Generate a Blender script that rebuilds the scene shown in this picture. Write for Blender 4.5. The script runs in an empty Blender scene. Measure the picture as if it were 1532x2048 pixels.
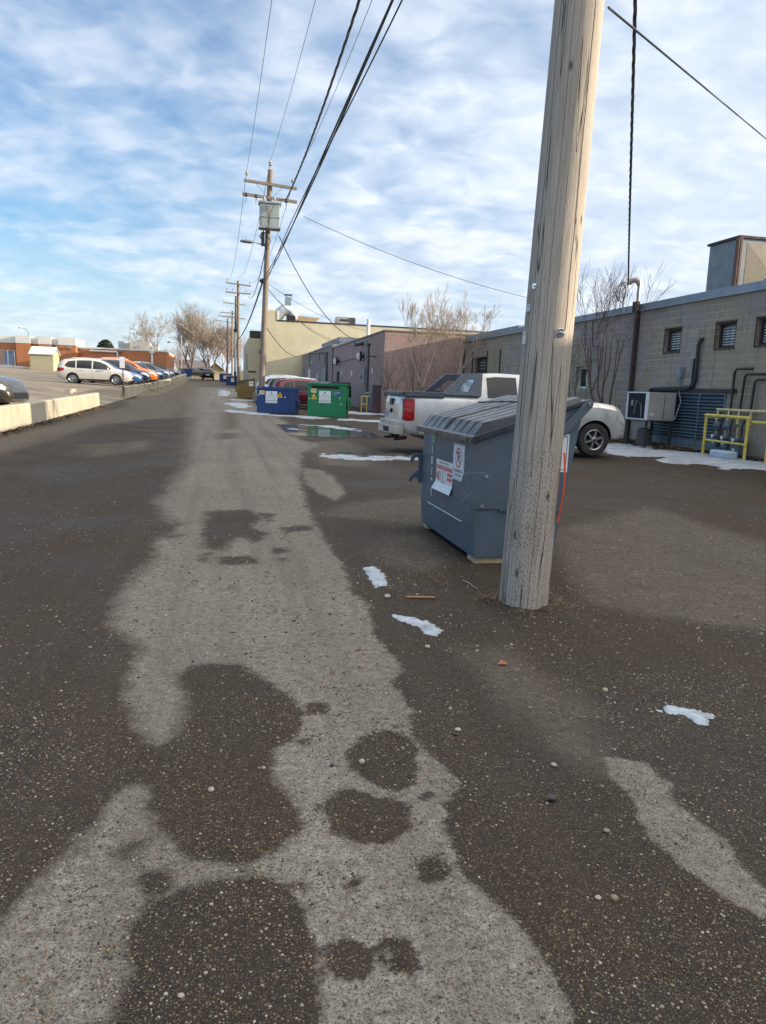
import bpy, math, random
import numpy as np
from mathutils import Vector, Matrix, noise as mnoise
S = bpy.context.scene
COL = S.collection
RAD = math.radians
# ------------------------------------------------------------------ camera numbers
FOC, CXP, CYP, EYE = 1500.0, 766.0, 1024.0, 1.5
YAW, PITCH, ROLL = RAD(12.2), RAD(9.16), 0.038
_f = Vector((math.sin(YAW)*math.cos(PITCH), math.cos(YAW)*math.cos(PITCH), -math.sin(PITCH)))
_r = Vector((math.cos(YAW), -math.sin(YAW), 0))
_u = _r.cross(_f)
CR = _r*math.cos(ROLL) + _u*math.sin(ROLL)
CU = _u*math.cos(ROLL) - _r*math.sin(ROLL)
CAM = Vector((0, 0, EYE))
def ray(px, py): return _f + CR*((px-CXP)/FOC) - CU*((py-CYP)/FOC)
def aty(px, py, y):
    d = ray(px, py); return CAM + d*(y/d.y)
def atx(px, py, x):
    d = ray(px, py); return CAM + d*(x/d.x)
# ------------------------------------------------------------------ terrain
def sstep(a, b, t):
    t = np.clip((t-a)/(b-a), 0, 1); return t*t*(3-2*t)
def zal(y):
    y = np.asarray(y, float)
    z = 0.00016*np.clip(y, 0, 118)**2
    return z - 0.012*np.clip(y-122, 0, 60)
def barx(y):
    y = np.asarray(y, float)
    return np.where(y < 45, -5.55-0.018*(np.clip(y, 0, 45)-20.7), -5.98+0.0097*(np.clip(y, 45, 118)-50))
def zgn(x, y):
    x = np.asarray(x, float); y = np.asarray(y, float)
    z = zal(y) + 0.10*sstep(10.3, 12.6, x)*(y < 41)
    d = np.clip(barx(y)-0.12-x, 0, 60)
    r = 0.35 + 0.30*sstep(24, 47, y)
    gap = sstep(38.5, 40, y)*(1-sstep(48.2, 49.7, y))
    ramp = sstep(0, 0.05, d)*(1-gap) + gap*np.clip(d/5.0, 0, 1)
    return z + r*ramp*(1-sstep(128, 150, y)) + 0.04*np.clip(d-0.3, 0, 40)*(d > 0)*(1-sstep(125, 160, y))
def zg(x, y): return float(zgn(x, y))
def gnd(px, py):
    d = ray(px, py); t = 0.6; prev = 0.3
    while t < 400:
        p = CAM + d*t
        if p.z < float(zal(p.y)):
            a, b = prev, t
            for _ in range(30):
                m = (a+b)/2; p = CAM + d*m
                if p.z < float(zal(p.y)): b = m
                else: a = m
            return p
        prev = t; t *= 1.015
    return CAM + d*400
# ------------------------------------------------------------------ mesh builder
class MB:
    def __init__(s): s.v = []; s.f = []; s.m = []; s.uv = None
    def add(s, vs, fs, mat=0, M=None):
        o = len(s.v)
        if M is not None: vs = [M @ Vector(p) for p in vs]
        s.v += [tuple(p) for p in vs]
        for f in fs: s.f.append([o+i for i in f]); s.m.append(mat)
        return s
    def box(s, x0, x1, y0, y1, z0, z1, mat=0, M=None):
        v = [(x, y, z) for z in (z0, z1) for y in (y0, y1) for x in (x0, x1)]
        return s.add(v, [(0, 2, 3, 1), (4, 5, 7, 6), (0, 1, 5, 4), (2, 6, 7, 3), (0, 4, 6, 2), (1, 3, 7, 5)], mat, M)
    def bar(s, a, b, w, h, mat=0):
        a, b = Vector(a), Vector(b); d = b-a; L = d.length; d.normalize()
        up = Vector((0, 0, 1)) if abs(d.z) < .95 else Vector((0, 1, 0))
        x = d.cross(up).normalized(); u = x.cross(d)
        M = Matrix((x, d, u)).transposed().to_4x4(); M.translation = a
        return s.box(-w/2, w/2, 0, L, -h/2, h/2, mat, M)
    def tube(s, pts, r, n=8, mat=0, caps=True, a0=0):
        pts = [Vector(p) for p in pts]; k = len(pts)
        rs = r if isinstance(r, (list, tuple)) else [r]*k
        vs = []; prev = None
        for i, p in enumerate(pts):
            d = (pts[min(i+1, k-1)] - pts[max(i-1, 0)])
            d = d.normalized() if d.length > 1e-9 else Vector((0, 0, 1))
            if prev is None:
                ax = Vector((0, 0, 1)) if abs(d.z) < .9 else Vector((1, 0, 0))
                x = d.cross(ax).normalized()
            else:
                x = prev - d*prev.dot(d)
                x = x.normalized() if x.length > 1e-6 else d.orthogonal().normalized()
            prev = x; y = d.cross(x)
            for j in range(n):
                a = a0+2*math.pi*j/n
                vs.append(p + (x*math.cos(a) + y*math.sin(a))*rs[i])
        fs = [(i*n+j, i*n+(j+1) % n, (i+1)*n+(j+1) % n, (i+1)*n+j) for i in range(k-1) for j in range(n)]
        if caps: fs += [tuple(range(n-1, -1, -1)), tuple((k-1)*n+j for j in range(n))]
        return s.add(vs, fs, mat)
    def lathe(s, prof, n=24, M=None, mat=0):
        vs = [(r*math.cos(2*math.pi*j/n), r*math.sin(2*math.pi*j/n), z) for r, z in prof for j in range(n)]
        fs = [(i*n+j, i*n+(j+1) % n, (i+1)*n+(j+1) % n, (i+1)*n+j) for i in range(len(prof)-1) for j in range(n)]
        return s.add(vs, fs, mat, M)
    def disc(s, c, r, nrm, n=20, mat=0, d=0.004):
        M = Vector(nrm).to_track_quat('Z', 'Y').to_matrix().to_4x4(); M.translation = Vector(c)
        vs = [(r*math.cos(2*math.pi*j/n), r*math.sin(2*math.pi*j/n), z) for z in (0, d) for j in range(n)]
        fs = [tuple(range(n-1, -1, -1)), tuple(range(n, 2*n))]+[(j, (j+1) % n, n+(j+1) % n, n+j) for j in range(n)]
        return s.add(vs, fs, mat, M)
    def prism(s, poly, d0, d1, plane='xz', mat=0, M=None):
        n = len(poly)
        def P(a, b, d): return {'xz': (a, d, b), 'yz': (d, a, b), 'xy': (a, b, d)}[plane]
        vs = [P(a, b, d0) for a, b in poly] + [P(a, b, d1) for a, b in poly]
        fs = [tuple(range(n)), tuple(range(2*n-1, n-1, -1))] + [(i, n+i, n+(i+1) % n, (i+1) % n) for i in range(n)]
        return s.add(vs, fs, mat, M)
    def plate(s, a, b, z0, z1, M, d=0.003, mat=0):   # thin plate in a sign's own plane
        return s.box(a, b, z0, z1, 0, d, mat, M)
    def text(s, body, size, M, mat=0, align='CENTER', z=0.004, xs=1.0, bold=0.):
        cu = bpy.data.curves.new('lettering', 'FONT'); cu.body = body; cu.size = size; cu.offset = bold; cu.align_x = align; cu.align_y = 'CENTER'
        ob = bpy.data.objects.new('lettering', cu); COL.objects.link(ob)
        me = bpy.data.meshes.new_from_object(ob)
        vs = [(v.co.x*xs, v.co.y, z) for v in me.vertices]; fs = [tuple(p.vertices) for p in me.polygons]
        s.add(vs, fs, mat, M)
        bpy.data.objects.remove(ob); bpy.data.curves.remove(cu); bpy.data.meshes.remove(me)
        return s
    def build(s, name, mats, parent=None, smooth=None, bevel=0, world=False, segs=2):
        me = bpy.data.meshes.new(name)
        v = s.v
        if world and parent is not None:
            off = Vector((0, 0, 0)); q = parent
            while q is not None: off += q.location; q = q.parent
            v = [(a-off.x, b-off.y, c-off.z) for a, b, c in v]
        me.from_pydata(v, [], s.f)
        for m in (mats if isinstance(mats, (list, tuple)) else [mats]): me.materials.append(m)
        me.polygons.foreach_set('material_index', s.m)
        me.validate(); me.update()
        if smooth is not None:
            me.polygons.foreach_set('use_smooth', [True]*len(me.polygons))
            if smooth < 179: me.set_sharp_from_angle(angle=RAD(smooth))
        ob = bpy.data.objects.new(name, me); COL.objects.link(ob)
        if parent is not None: ob.parent = parent
        if bevel:
            b = ob.modifiers.new('bevel', 'BEVEL'); b.width = bevel; b.segments = segs; b.limit_method = 'ANGLE'; b.angle_limit = RAD(40)
        return ob
def fixn(o):
    import bmesh
    bm = bmesh.new(); bm.from_mesh(o.data); bmesh.ops.recalc_face_normals(bm, faces=bm.faces); bm.to_mesh(o.data); bm.free()
    return o
def tag(o, label, cat, group=None):
    o['label'] = label; o['category'] = cat
    if group: o['group'] = group
    return o
def kind(o, k): o['kind'] = k; return o
def thing(name, label, cat, loc=(0, 0, 0), rz=0, group=None):
    o = bpy.data.objects.new(name, None); COL.objects.link(o)
    o.location = loc; o.rotation_euler = (0, 0, rz); o.empty_display_size = .2
    return tag(o, label, cat, group)
def copy_tree(o, parent=None):
    c = o.copy(); COL.objects.link(c); c.parent = parent
    for ch in list(o.children): copy_tree(ch, c)
    return c
# ------------------------------------------------------------------ materials
def nt_new(name):
    m = bpy.data.materials.new(name); m.use_nodes = True
    nt = m.node_tree; b = nt.nodes['Principled BSDF']
    return m, nt, b
def N(nt, typ, **kw):
    n = nt.nodes.new(typ)
    for k, v in kw.items():
        if k.startswith('_'): setattr(n, k[1:], v)
        else: n.inputs[k.replace('9', ' ')].default_value = v
    return n
def ramp(nt, src, stops):
    r = nt.nodes.new('ShaderNodeValToRGB'); e = r.color_ramp.elements
    while len(e) < len(stops): e.new(0.5)
    for i, (p, c) in enumerate(stops):
        e[i].position = p; e[i].color = (c, c, c, 1) if isinstance(c, (int, float)) else (*c, 1)
    nt.links.new(src, r.inputs['Fac']); return r.outputs['Color']
def mix(nt, fac, a, b, mode='MIX'):
    n = nt.nodes.new('ShaderNodeMix'); n.data_type = 'RGBA'; n.blend_type = mode
    for i, val in ((0, fac), (6, a), (7, b)):
        sock = n.inputs[i]
        if hasattr(val, 'links'): nt.links.new(val, sock)
        elif isinstance(val, (int, float)): sock.default_value = float(val) if i == 0 else (val, val, val, 1)
        else: sock.default_value = (*val, 1)
    return n.outputs[2]
def math_(nt, op, a, b=None, c=None):
    n = nt.nodes.new('ShaderNodeMath'); n.operation = op
    for i, v in enumerate((a, b, c)):
        if v is None: continue
        if hasattr(v, 'links'): nt.links.new(v, n.inputs[i])
        else: n.inputs[i].default_value = v
    return n.outputs[0]
def noise(nt, vec, scale, detail=4, rough=.55, dist=0, dims='3D'):
    n = nt.nodes.new('ShaderNodeTexNoise'); n.noise_dimensions = dims
    n.inputs['Scale'].default_value = scale; n.inputs['Detail'].default_value = detail
    n.inputs['Roughness'].default_value = rough; n.inputs['Distortion'].default_value = dist
    if vec is not None: nt.links.new(vec, n.inputs['Vector'])
    return n.outputs['Fac']
def objco(nt): return nt.nodes.new('ShaderNodeTexCoord').outputs['Object']
def pos(nt): return nt.nodes.new('ShaderNodeNewGeometry').outputs['Position']
def scaled(nt, vec, sc, loc=(0, 0, 0), rot=(0, 0, 0)):
    n = nt.nodes.new('ShaderNodeMapping'); n.inputs['Scale'].default_value = sc; n.inputs['Location'].default_value = loc; n.inputs['Rotation'].default_value = rot
    nt.links.new(vec, n.inputs['Vector']); return n.outputs['Vector']
def bump(nt, b, h, strength=.3, dist=.01):
    n = nt.nodes.new('ShaderNodeBump'); n.inputs['Strength'].default_value = strength; n.inputs['Distance'].default_value = dist
    nt.links.new(h, n.inputs['Height']); nt.links.new(n.outputs['Normal'], b.inputs['Normal'])
def M_(name, col, rough=.6, metal=0., var=.25, vs=6., bmp=0., bs=80., dirt=None, dirts=2.5, coat=0., spec=.5, rvar=.1):
    """plain surface with uneven tone, optional dirt blotches, grain and bump"""
    m, nt, b = nt_new(name); co = objco(nt)
    n1 = noise(nt, co, vs, 6, .6)
    c0 = [max(0, c*(1-var)) for c in col]; c1 = [min(1, c*(1+var)) for c in col]
    c = ramp(nt, n1, [(.3, c0), (.7, c1)])
    if dirt:
        d = noise(nt, co, dirts, 8, .7, .3); d = ramp(nt, d, [(.48, 0.), (.72, .8)])
        c = mix(nt, d, c, dirt)
    nt.links.new(c, b.inputs['Base Color'])
    r = ramp(nt, noise(nt, co, vs*2.3, 4), [(.3, max(.03, rough-rvar)), (.7, min(1, rough+rvar))])
    nt.links.new(r, b.inputs['Roughness'])
    b.inputs['Metallic'].default_value = metal; b.inputs['Coat Weight'].default_value = coat; b.inputs['Coat Roughness'].default_value = .06
    b.inputs['Specular IOR Level'].default_value = spec
    if bmp: bump(nt, b, noise(nt, co, bs, 5, .6), bmp, .01)
    return m
def paint(name, col, metal=.15, rough=.38, dirt=None):
    return M_(name, col, rough, metal, .06, 3, 0, 80, dirt, 1.6, coat=.7, rvar=.06)
def glassm(name, col=(.015, .02, .025), rough=.04):
    m, nt, b = nt_new(name); co = objco(nt)
    nt.links.new(ramp(nt, noise(nt, co, 1.5, 3), [(.3, [c*.6 for c in col]), (.7, [c*1.6 for c in col])]), b.inputs['Base Color'])
    b.inputs['Roughness'].default_value = rough; b.inputs['Specular IOR Level'].default_value = .4
    return m
def blocks(name, cols, mortar, bw=.4, bh=.2, ms=.012, patch=None, stain=None, bstr=.5, patchs=.5, z0=0.):
    """block masonry laid in metres along (x+y, z); joints and every block's own tone"""
    m, nt, b = nt_new(name); p = pos(nt)
    sx = nt.nodes.new('ShaderNodeSeparateXYZ'); nt.links.new(p, sx.inputs[0])
    cx = nt.nodes.new('ShaderNodeCombineXYZ')
    nt.links.new(math_(nt, 'ADD', sx.outputs[0], sx.outputs[1]), cx.inputs[0]); nt.links.new(math_(nt, 'ADD', sx.outputs[2], z0), cx.inputs[1])
    br = N(nt, 'ShaderNodeTexBrick', Scale=1.0); br.offset = .5
    br.inputs['Brick Width'].default_value = bw; br.inputs['Row Height'].default_value = bh
    br.inputs['Mortar Size'].default_value = ms; br.inputs['Mortar Smooth'].default_value = .3; br.inputs['Bias'].default_value = 0
    br.inputs['Color1'].default_value = (0, 0, 0, 1); br.inputs['Color2'].default_value = (1, 1, 1, 1); br.inputs['Mortar'].default_value = (.5, .5, .5, 1)
    nt.links.new(cx.outputs[0], br.inputs['Vector'])
    c = ramp(nt, br.outputs['Color'], [(i/(len(cols)-1), k) for i, k in enumerate(cols)])
    if patch:
        pm = ramp(nt, noise(nt, p, patchs, 3, .6), [(.46, 0.), (.56, 1.)])
        c = mix(nt, math_(nt, 'MULTIPLY', pm, .75), c, patch)
    c = mix(nt, ramp(nt, noise(nt, p, 14, 6, .7), [(.25, .35), (.75, 0.)]), c, [k*.45 for k in cols[0]])
    nz = ramp(nt, noise(nt, p, .9, 4), [(.35, .15), (.6, 1.)])
    c = mix(nt, math_(nt, 'MULTIPLY', br.outputs['Fac'], nz), c, mortar)
    if stain:
        v = scaled(nt, cx.outputs[0], (5., .5, 1)); st = ramp(nt, noise(nt, v, 1.0, 5, .6), [(.52, 0.), (.75, .6)])
        c = mix(nt, st, c, stain)
    nt.links.new(c, b.inputs['Base Color']); b.inputs['Roughness'].default_value = .92; b.inputs['Specular IOR Level'].default_value = .25
    h = math_(nt, 'SUBTRACT', math_(nt, 'MULTIPLY', noise(nt, p, 60, 5, .7), .5), br.outputs['Fac'])
    bump(nt, b, h, bstr, .012)
    return m
# ------------------------------------------------------------------ shared materials
m_steel = M_('galvanised_steel', (.42, .44, .46), .38, .85, .2, 9, .1, 120)
m_black = M_('black_plastic', (.018, .02, .024), .42, 0, .3, 12, .1, 200)
m_dark = M_('dark_void', (.008, .008, .01), .8)
m_rub = M_('tyre_rubber', (.022, .022, .023), .8, 0, .3, 20, .25, 150, (.07, .065, .06), 6)
m_rim = M_('alloy', (.55, .56, .58), .3, .9, .15, 12)
m_chrome = M_('chrome', (.75, .76, .78), .12, 1., .05, 5)
m_glass = glassm('tinted_glass', (.012, .016, .02), .06)
m_white = M_('white_paint', (.75, .75, .74), .5, 0, .06, 6)
m_sgn = M_('sign_white', (.72, .74, .76), .4, 0, .05, 8)
m_red = M_('red_print', (.62, .05, .04), .45, 0, .1)
m_ink = M_('black_print', (.02, .02, .025), .5)
m_yel = M_('yellow_safety_paint', (.72, .56, .10), .5, 0, .12, 7, .1, 60, (.30, .2, .09), 5)
m_orng = M_('orange_plastic', (.75, .09, .02), .4, 0, .1)
m_snow = M_('old_snow', (.74, .78, .85), .75, 0, .12, 5, .6, 30, (.30, .30, .31), 2.2)
m_conc = M_('concrete', (.36, .35, .31), .92, 0, .2, 3, .25, 60, (.22, .2, .17), 1.4)
m_lampl = M_('amber_lens', (.75, .28, .03), .25)
m_lens = M_('clear_lens', (.55, .58, .6), .12, .3, .15, 12)
m_tail = M_('red_lens', (.28, .008, .012), .15, 0, .3, 14)
m_tailhi = M_('red_lens_bright', (.42, .02, .02), .15, 0, .3, 14)
m_cable = M_('black_cable', (.02, .021, .024), .5, 0, .2)
m_wire = M_('weathered_wire', (.05, .055, .06), .45, .5, .2)
m_ins = M_('porcelain', (.45, .44, .42), .25, 0, .1)
m_cond = M_('conduit_grey', (.25, .28, .31), .5, .4, .15)
m_dkpipe = M_('dark_painted_pipe', (.03, .028, .03), .5, 0, .3, 9, .1, 60)

def wood(name, base, dark, dots=False, scale=1.):
    """weathered pole wood: grain, splits and (low down) rows of treatment incisions"""
    m, nt, b = nt_new(name)
    uv = nt.nodes.new('ShaderNodeUVMap'); uv.uv_map = 'UVMap'; u = uv.outputs[0]
    g1 = noise(nt, scaled(nt, u, (90, 2.2, 1)), 1., 6, .65)
    g2 = noise(nt, scaled(nt, u, (14, .7, 1)), 1., 5, .6)
    g3 = noise(nt, scaled(nt, u, (260, 26, 1)), 1., 3, .7)
    c = ramp(nt, g1, [(.28, dark), (.52, base), (.75, [min(1, k*1.22) for k in base])])
    c = mix(nt, ramp(nt, g2, [(.35, .45), (.62, 0.)]), c, [k*.66 for k in base])
    c = mix(nt, ramp(nt, g3, [(.3, .6), (.48, 0.)]), c, dark)
    cr = noise(nt, scaled(nt, u, (7, .22, 1)), 1., 3, .5, .2)
    crk = ramp(nt, math_(nt, 'ABSOLUTE', math_(nt, 'SUBTRACT', cr, .5)), [(.0, 1.), (.006, 0.)])
    c = mix(nt, math_(nt, 'MULTIPLY', crk, .9), c, (.02, .017, .014))
    kn = N(nt, 'ShaderNodeTexVoronoi', Scale=1.0); kn.voronoi_dimensions = '2D'
    nt.links.new(scaled(nt, u, (2.6, 1.15, 1), (.3, .12, 0)), kn.inputs['Vector'])
    kmask = ramp(nt, kn.outputs['Distance'], [(.0, .9), (.022, .7), (.05, 0.)])
    c = mix(nt, kmask, c, (.05, .035, .025))
    if dots:   # long drying splits of the near pole
        su = nt.nodes.new('ShaderNodeSeparateXYZ'); nt.links.new(u, su.inputs[0])
        wob = math_(nt, 'MULTIPLY', math_(nt, 'SUBTRACT', noise(nt, scaled(nt, u, (0, .9, 1)), 1., 4, .6), .5), .05)
        for u0, hw, v0, v1 in ((.885, .0042, 2.0, 99), (.62, .0022, -1, 99), (.80, .0017, -1, 2.0), (.735, .0012, 1.0, 6)):
            dd = math_(nt, 'ABSOLUTE', math_(nt, 'SUBTRACT', math_(nt, 'SUBTRACT', su.outputs[0], wob), u0))
            ln = math_(nt, 'MULTIPLY', math_(nt, 'LESS_THAN', dd, hw), math_(nt, 'MULTIPLY', math_(nt, 'GREATER_THAN', su.outputs[1], v0), math_(nt, 'LESS_THAN', su.outputs[1], v1)))
            c = mix(nt, math_(nt, 'MULTIPLY', ln, .92), c, (.022, .018, .015)); crk = math_(nt, 'MAXIMUM', crk, ln)
    h = math_(nt, 'ADD', math_(nt, 'MULTIPLY', g1, .7), math_(nt, 'MULTIPLY', g3, .6)); h = math_(nt, 'SUBTRACT', h, math_(nt, 'MULTIPLY', crk, 2.5))
    if dots:
        sp = nt.nodes.new('ShaderNodeSeparateXYZ'); nt.links.new(u, sp.inputs[0])
        vo = N(nt, 'ShaderNodeTexVoronoi', Scale=1.0, Randomness=.7); vo.voronoi_dimensions = '2D'
        nt.links.new(scaled(nt, u, (46, 30, 1), (0, 0, 0), (0, 0, .5)), vo.inputs['Vector'])
        lim = ramp(nt, math_(nt, 'ADD', sp.outputs[1], math_(nt, 'MULTIPLY', noise(nt, scaled(nt, u, (5, 2, 1)), 1, 2), .5)), [(.0, 1.), (1.25/2.5, 1.), (1.36/2.5, 0.)])
        # the ramp reads height / 2.5
        lim = ramp(nt, math_(nt, 'DIVIDE', math_(nt, 'ADD', sp.outputs[1], math_(nt, 'MULTIPLY', noise(nt, scaled(nt, u, (5, 2, 1)), 1, 2), .25)), 2.5), [(.5, 1.), (.53, 0.)])
        dm = math_(nt, 'MULTIPLY', math_(nt, 'MULTIPLY', ramp(nt, vo.outputs['Distance'], [(.09, 1.), (.17, 0.)]), ramp(nt, noise(nt, scaled(nt, u, (20, 14, 1)), 1., 3), [(.35, .25), (.6, 1.)])), lim)
        c = mix(nt, dm, c, (.018, .015, .013))
        h = math_(nt, 'SUBTRACT', h, math_(nt, 'MULTIPLY', dm, 2.))
        # rusty brown streaks close to the ground
        st = ramp(nt, noise(nt, scaled(nt, u, (9, 2.4, 1), (3.1, 0, 0)), 1., 4, .6), [(.56, 0.), (.68, .7)])
        st = math_(nt, 'MULTIPLY', st, ramp(nt, math_(nt, 'DIVIDE', sp.outputs[1], 1.2), [(.1, 1.), (.75, 0.)]))
        c = mix(nt, st, c, (.16, .075, .035))
    nt.links.new(c, b.inputs['Base Color']); b.inputs['Roughness'].default_value = .85; b.inputs['Specular IOR Level'].default_value = .25
    bump(nt, b, h, .8, .006)
    return m
m_pole = wood('weathered_cedar', (.47, .415, .355), (.25, .215, .185), True)
m_pole2 = wood('weathered_pine', (.30, .245, .20), (.10, .08, .07))
m_pole3 = wood('creosoted_pine', (.13, .115, .095), (.05, .045, .04))

# ------------------------------------------------------------------ camera, sun, sky
cam = bpy.data.cameras.new('camera'); cam.sensor_fit = 'VERTICAL'; cam.sensor_height = 24.0
cam.lens = 24.0*FOC/2048.0; cam.clip_start = .05; cam.clip_end = 4000
co_ = bpy.data.objects.new('camera', cam); COL.objects.link(co_)
mw = Matrix((CR, CU, -_f)).transposed().to_4x4(); mw.translation = CAM
co_.matrix_world = mw; S.camera = co_
SUN = Vector((1.0, -.22, .238)).normalized()
sl = bpy.data.lights.new('sun', 'SUN'); sl.energy = 5.0; sl.angle = RAD(.53); sl.color = (1., .84, .62)
so = bpy.data.objects.new('sun', sl); COL.objects.link(so)
so.rotation_euler = SUN.to_track_quat('Z', 'Y').to_euler(); so.location = (60, -20, 30)
W = bpy.data.worlds.new('World'); S.world = W; W.use_nodes = True
nt = W.node_tree; nt.nodes.clear()
out = nt.nodes.new('ShaderNodeOutputWorld')
sky = nt.nodes.new('ShaderNodeTexSky'); sky.sky_type = 'NISHITA'; sky.sun_disc = False
sky.sun_elevation = math.asin(SUN.z); sky.sun_rotation = math.atan2(SUN.x, SUN.y)
sky.air_density = 1.0; sky.dust_density = .6; sky.ozone_density = 3.0
bg1 = nt.nodes.new('ShaderNodeBackground'); bg1.inputs['Strength'].default_value = .15
hs = nt.nodes.new('ShaderNodeHueSaturation'); hs.inputs['Saturation'].default_value = 1.15
nt.links.new(sky.outputs[0], hs.inputs['Color']); nt.links.new(hs.outputs[0], bg1.inputs['Color'])
tc = nt.nodes.new('ShaderNodeTexCoord'); d = tc.outputs['Generated']
sp = nt.nodes.new('ShaderNodeSeparateXYZ'); nt.links.new(d, sp.inputs[0])
zz = math_(nt, 'MAXIMUM', sp.outputs[2], 0.0); den = math_(nt, 'ADD', zz, .22)
cv = nt.nodes.new('ShaderNodeCombineXYZ')
nt.links.new(math_(nt, 'DIVIDE', sp.outputs[0], den), cv.inputs[0]); nt.links.new(math_(nt, 'DIVIDE', sp.outputs[1], den), cv.inputs[1])
cvv = cv.outputs[0]
big = noise(nt, scaled(nt, cvv, (.75, 1.0, 1), (1.3, .35, 0), (0, 0, .5)), 1., 3, .5, .3)
med = noise(nt, scaled(nt, cvv, (4.2, 4.8, 1), (4.2, 1.1, 0), (0, 0, .35)), 1., 5, .5, .4)
fine = noise(nt, scaled(nt, cvv, (10., 11., 1), (2.2, 7.1, 0), (0, 0, .35)), 1., 3, .45, .6)
cover = math_(nt, 'ADD', math_(nt, 'ADD', math_(nt, 'MULTIPLY', big, 1.0), math_(nt, 'MULTIPLY', med, .5)), math_(nt, 'MULTIPLY', fine, .24))
# the cover thickens to the right (+x)
cover = math_(nt, 'ADD', cover, math_(nt, 'MULTIPLY_ADD', sp.outputs[0], .55, -.03))
fac = ramp(nt, math_(nt, 'DIVIDE', cover, 2.), [(.29, .05), (.39, .55), (.50, .97)])
fac = math_(nt, 'MAXIMUM', fac, math_(nt, 'MULTIPLY', ramp(nt, sp.outputs[2], [(.0, 1.), (.06, .75), (.2, 0.)]), .9))
ccol = ramp(nt, math_(nt, 'ADD', math_(nt, 'MULTIPLY', med, .6), math_(nt, 'MULTIPLY', fine, .4)), [(.34, (.56, .65, .80)), (.5, (.68, .77, .90)), (.62, (.82, .88, .97))])
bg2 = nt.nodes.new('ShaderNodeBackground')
# cloud above the view is brightened and whitened to lift the ambient light
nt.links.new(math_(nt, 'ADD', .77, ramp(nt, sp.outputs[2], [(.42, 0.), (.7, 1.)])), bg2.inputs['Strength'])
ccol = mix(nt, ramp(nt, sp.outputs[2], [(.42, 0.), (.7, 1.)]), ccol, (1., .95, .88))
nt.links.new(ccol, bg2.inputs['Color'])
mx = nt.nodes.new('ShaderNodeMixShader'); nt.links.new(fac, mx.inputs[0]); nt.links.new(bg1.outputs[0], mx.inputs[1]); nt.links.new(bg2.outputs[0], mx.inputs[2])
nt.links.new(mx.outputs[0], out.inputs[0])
S.view_settings.view_transform = 'Standard'; S.view_settings.look = 'None'; S.view_settings.exposure = 0.6; S.view_settings.gamma = 1
S.cycles.use_denoising = True; S.cycles.max_bounces = 6

# ------------------------------------------------------------------ ground surfaces
def sdf(P, poly):
    poly = np.asarray(poly, float); n = len(poly)
    d = np.full(len(P), 1e9); ins = np.zeros(len(P), bool)
    for i in range(n):
        a, b = poly[i], poly[(i+1) % n]; e = b-a; w = P-a
        t = np.clip((w@e)/max(e@e, 1e-12), 0, 1); q = w-np.outer(t, e)
        d = np.minimum(d, (q*q).sum(1))
        c = (a[1] > P[:, 1]) != (b[1] > P[:, 1])
        with np.errstate(divide='ignore', invalid='ignore'):
            xi = a[0]+(P[:, 1]-a[1])*(b[0]-a[0])/(b[1]-a[1])
        ins ^= c & (P[:, 0] < xi)
    return np.where(ins, 1, -1)*np.sqrt(d)
def G(*px): return [tuple(gnd(a, b))[:2] for a, b in px]
# where the gravel has dried pale (outlines measured on the ground)
DRY = [G((395,795),(385,840),(380,880),(372,930),(340,975),(318,1005),(335,1030),(360,1055),(312,1085),(318,1115),(275,1150),(240,1190),(225,1250),(285,1295),(262,1345),(258,1395),(275,1450),(310,1490),(345,1470),(370,1430),(368,1385),(345,1350),(400,1328),(480,1328),(560,1375),(612,1425),(600,1470),(545,1505),(550,1560),(592,1605),(612,1655),(560,1705),(480,1735),(400,1722),(338,1690),(296,1640),(292,1575),(250,1575),(200,1640),(130,1715),(60,1785),(-10,1870),(-80,2060),(215,2060),(248,1960),(250,1885),(285,1800),(350,1785),(420,1765),(520,1745),(585,1785),(622,1850),(632,1950),(650,2060),(1150,2060),(1130,1990),(1090,1930),(1040,1850),(970,1790),(920,1740),(895,1680),(890,1600),(925,1562),(870,1520),(838,1478),(816,1450),(822,1420),(780,1368),(804,1340),(748,1270),(732,1205),(703,1190),(690,1140),(645,1075),(612,1010),(600,960),(604,905),(640,890),(600,880),(575,845),(520,815),(485,795),(470,775),(400,775)),
       G((604,935),(640,940),(668,955),(690,985),(672,1002),(645,990),(612,968)),
       G((1205,1510),(1290,1528),(1345,1568),(1332,1590),(1390,1640),(1460,1685),(1470,1725),(1550,1795),(1550,1850),(1450,1795),(1350,1722),(1290,1662),(1262,1590),(1220,1550))]
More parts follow.
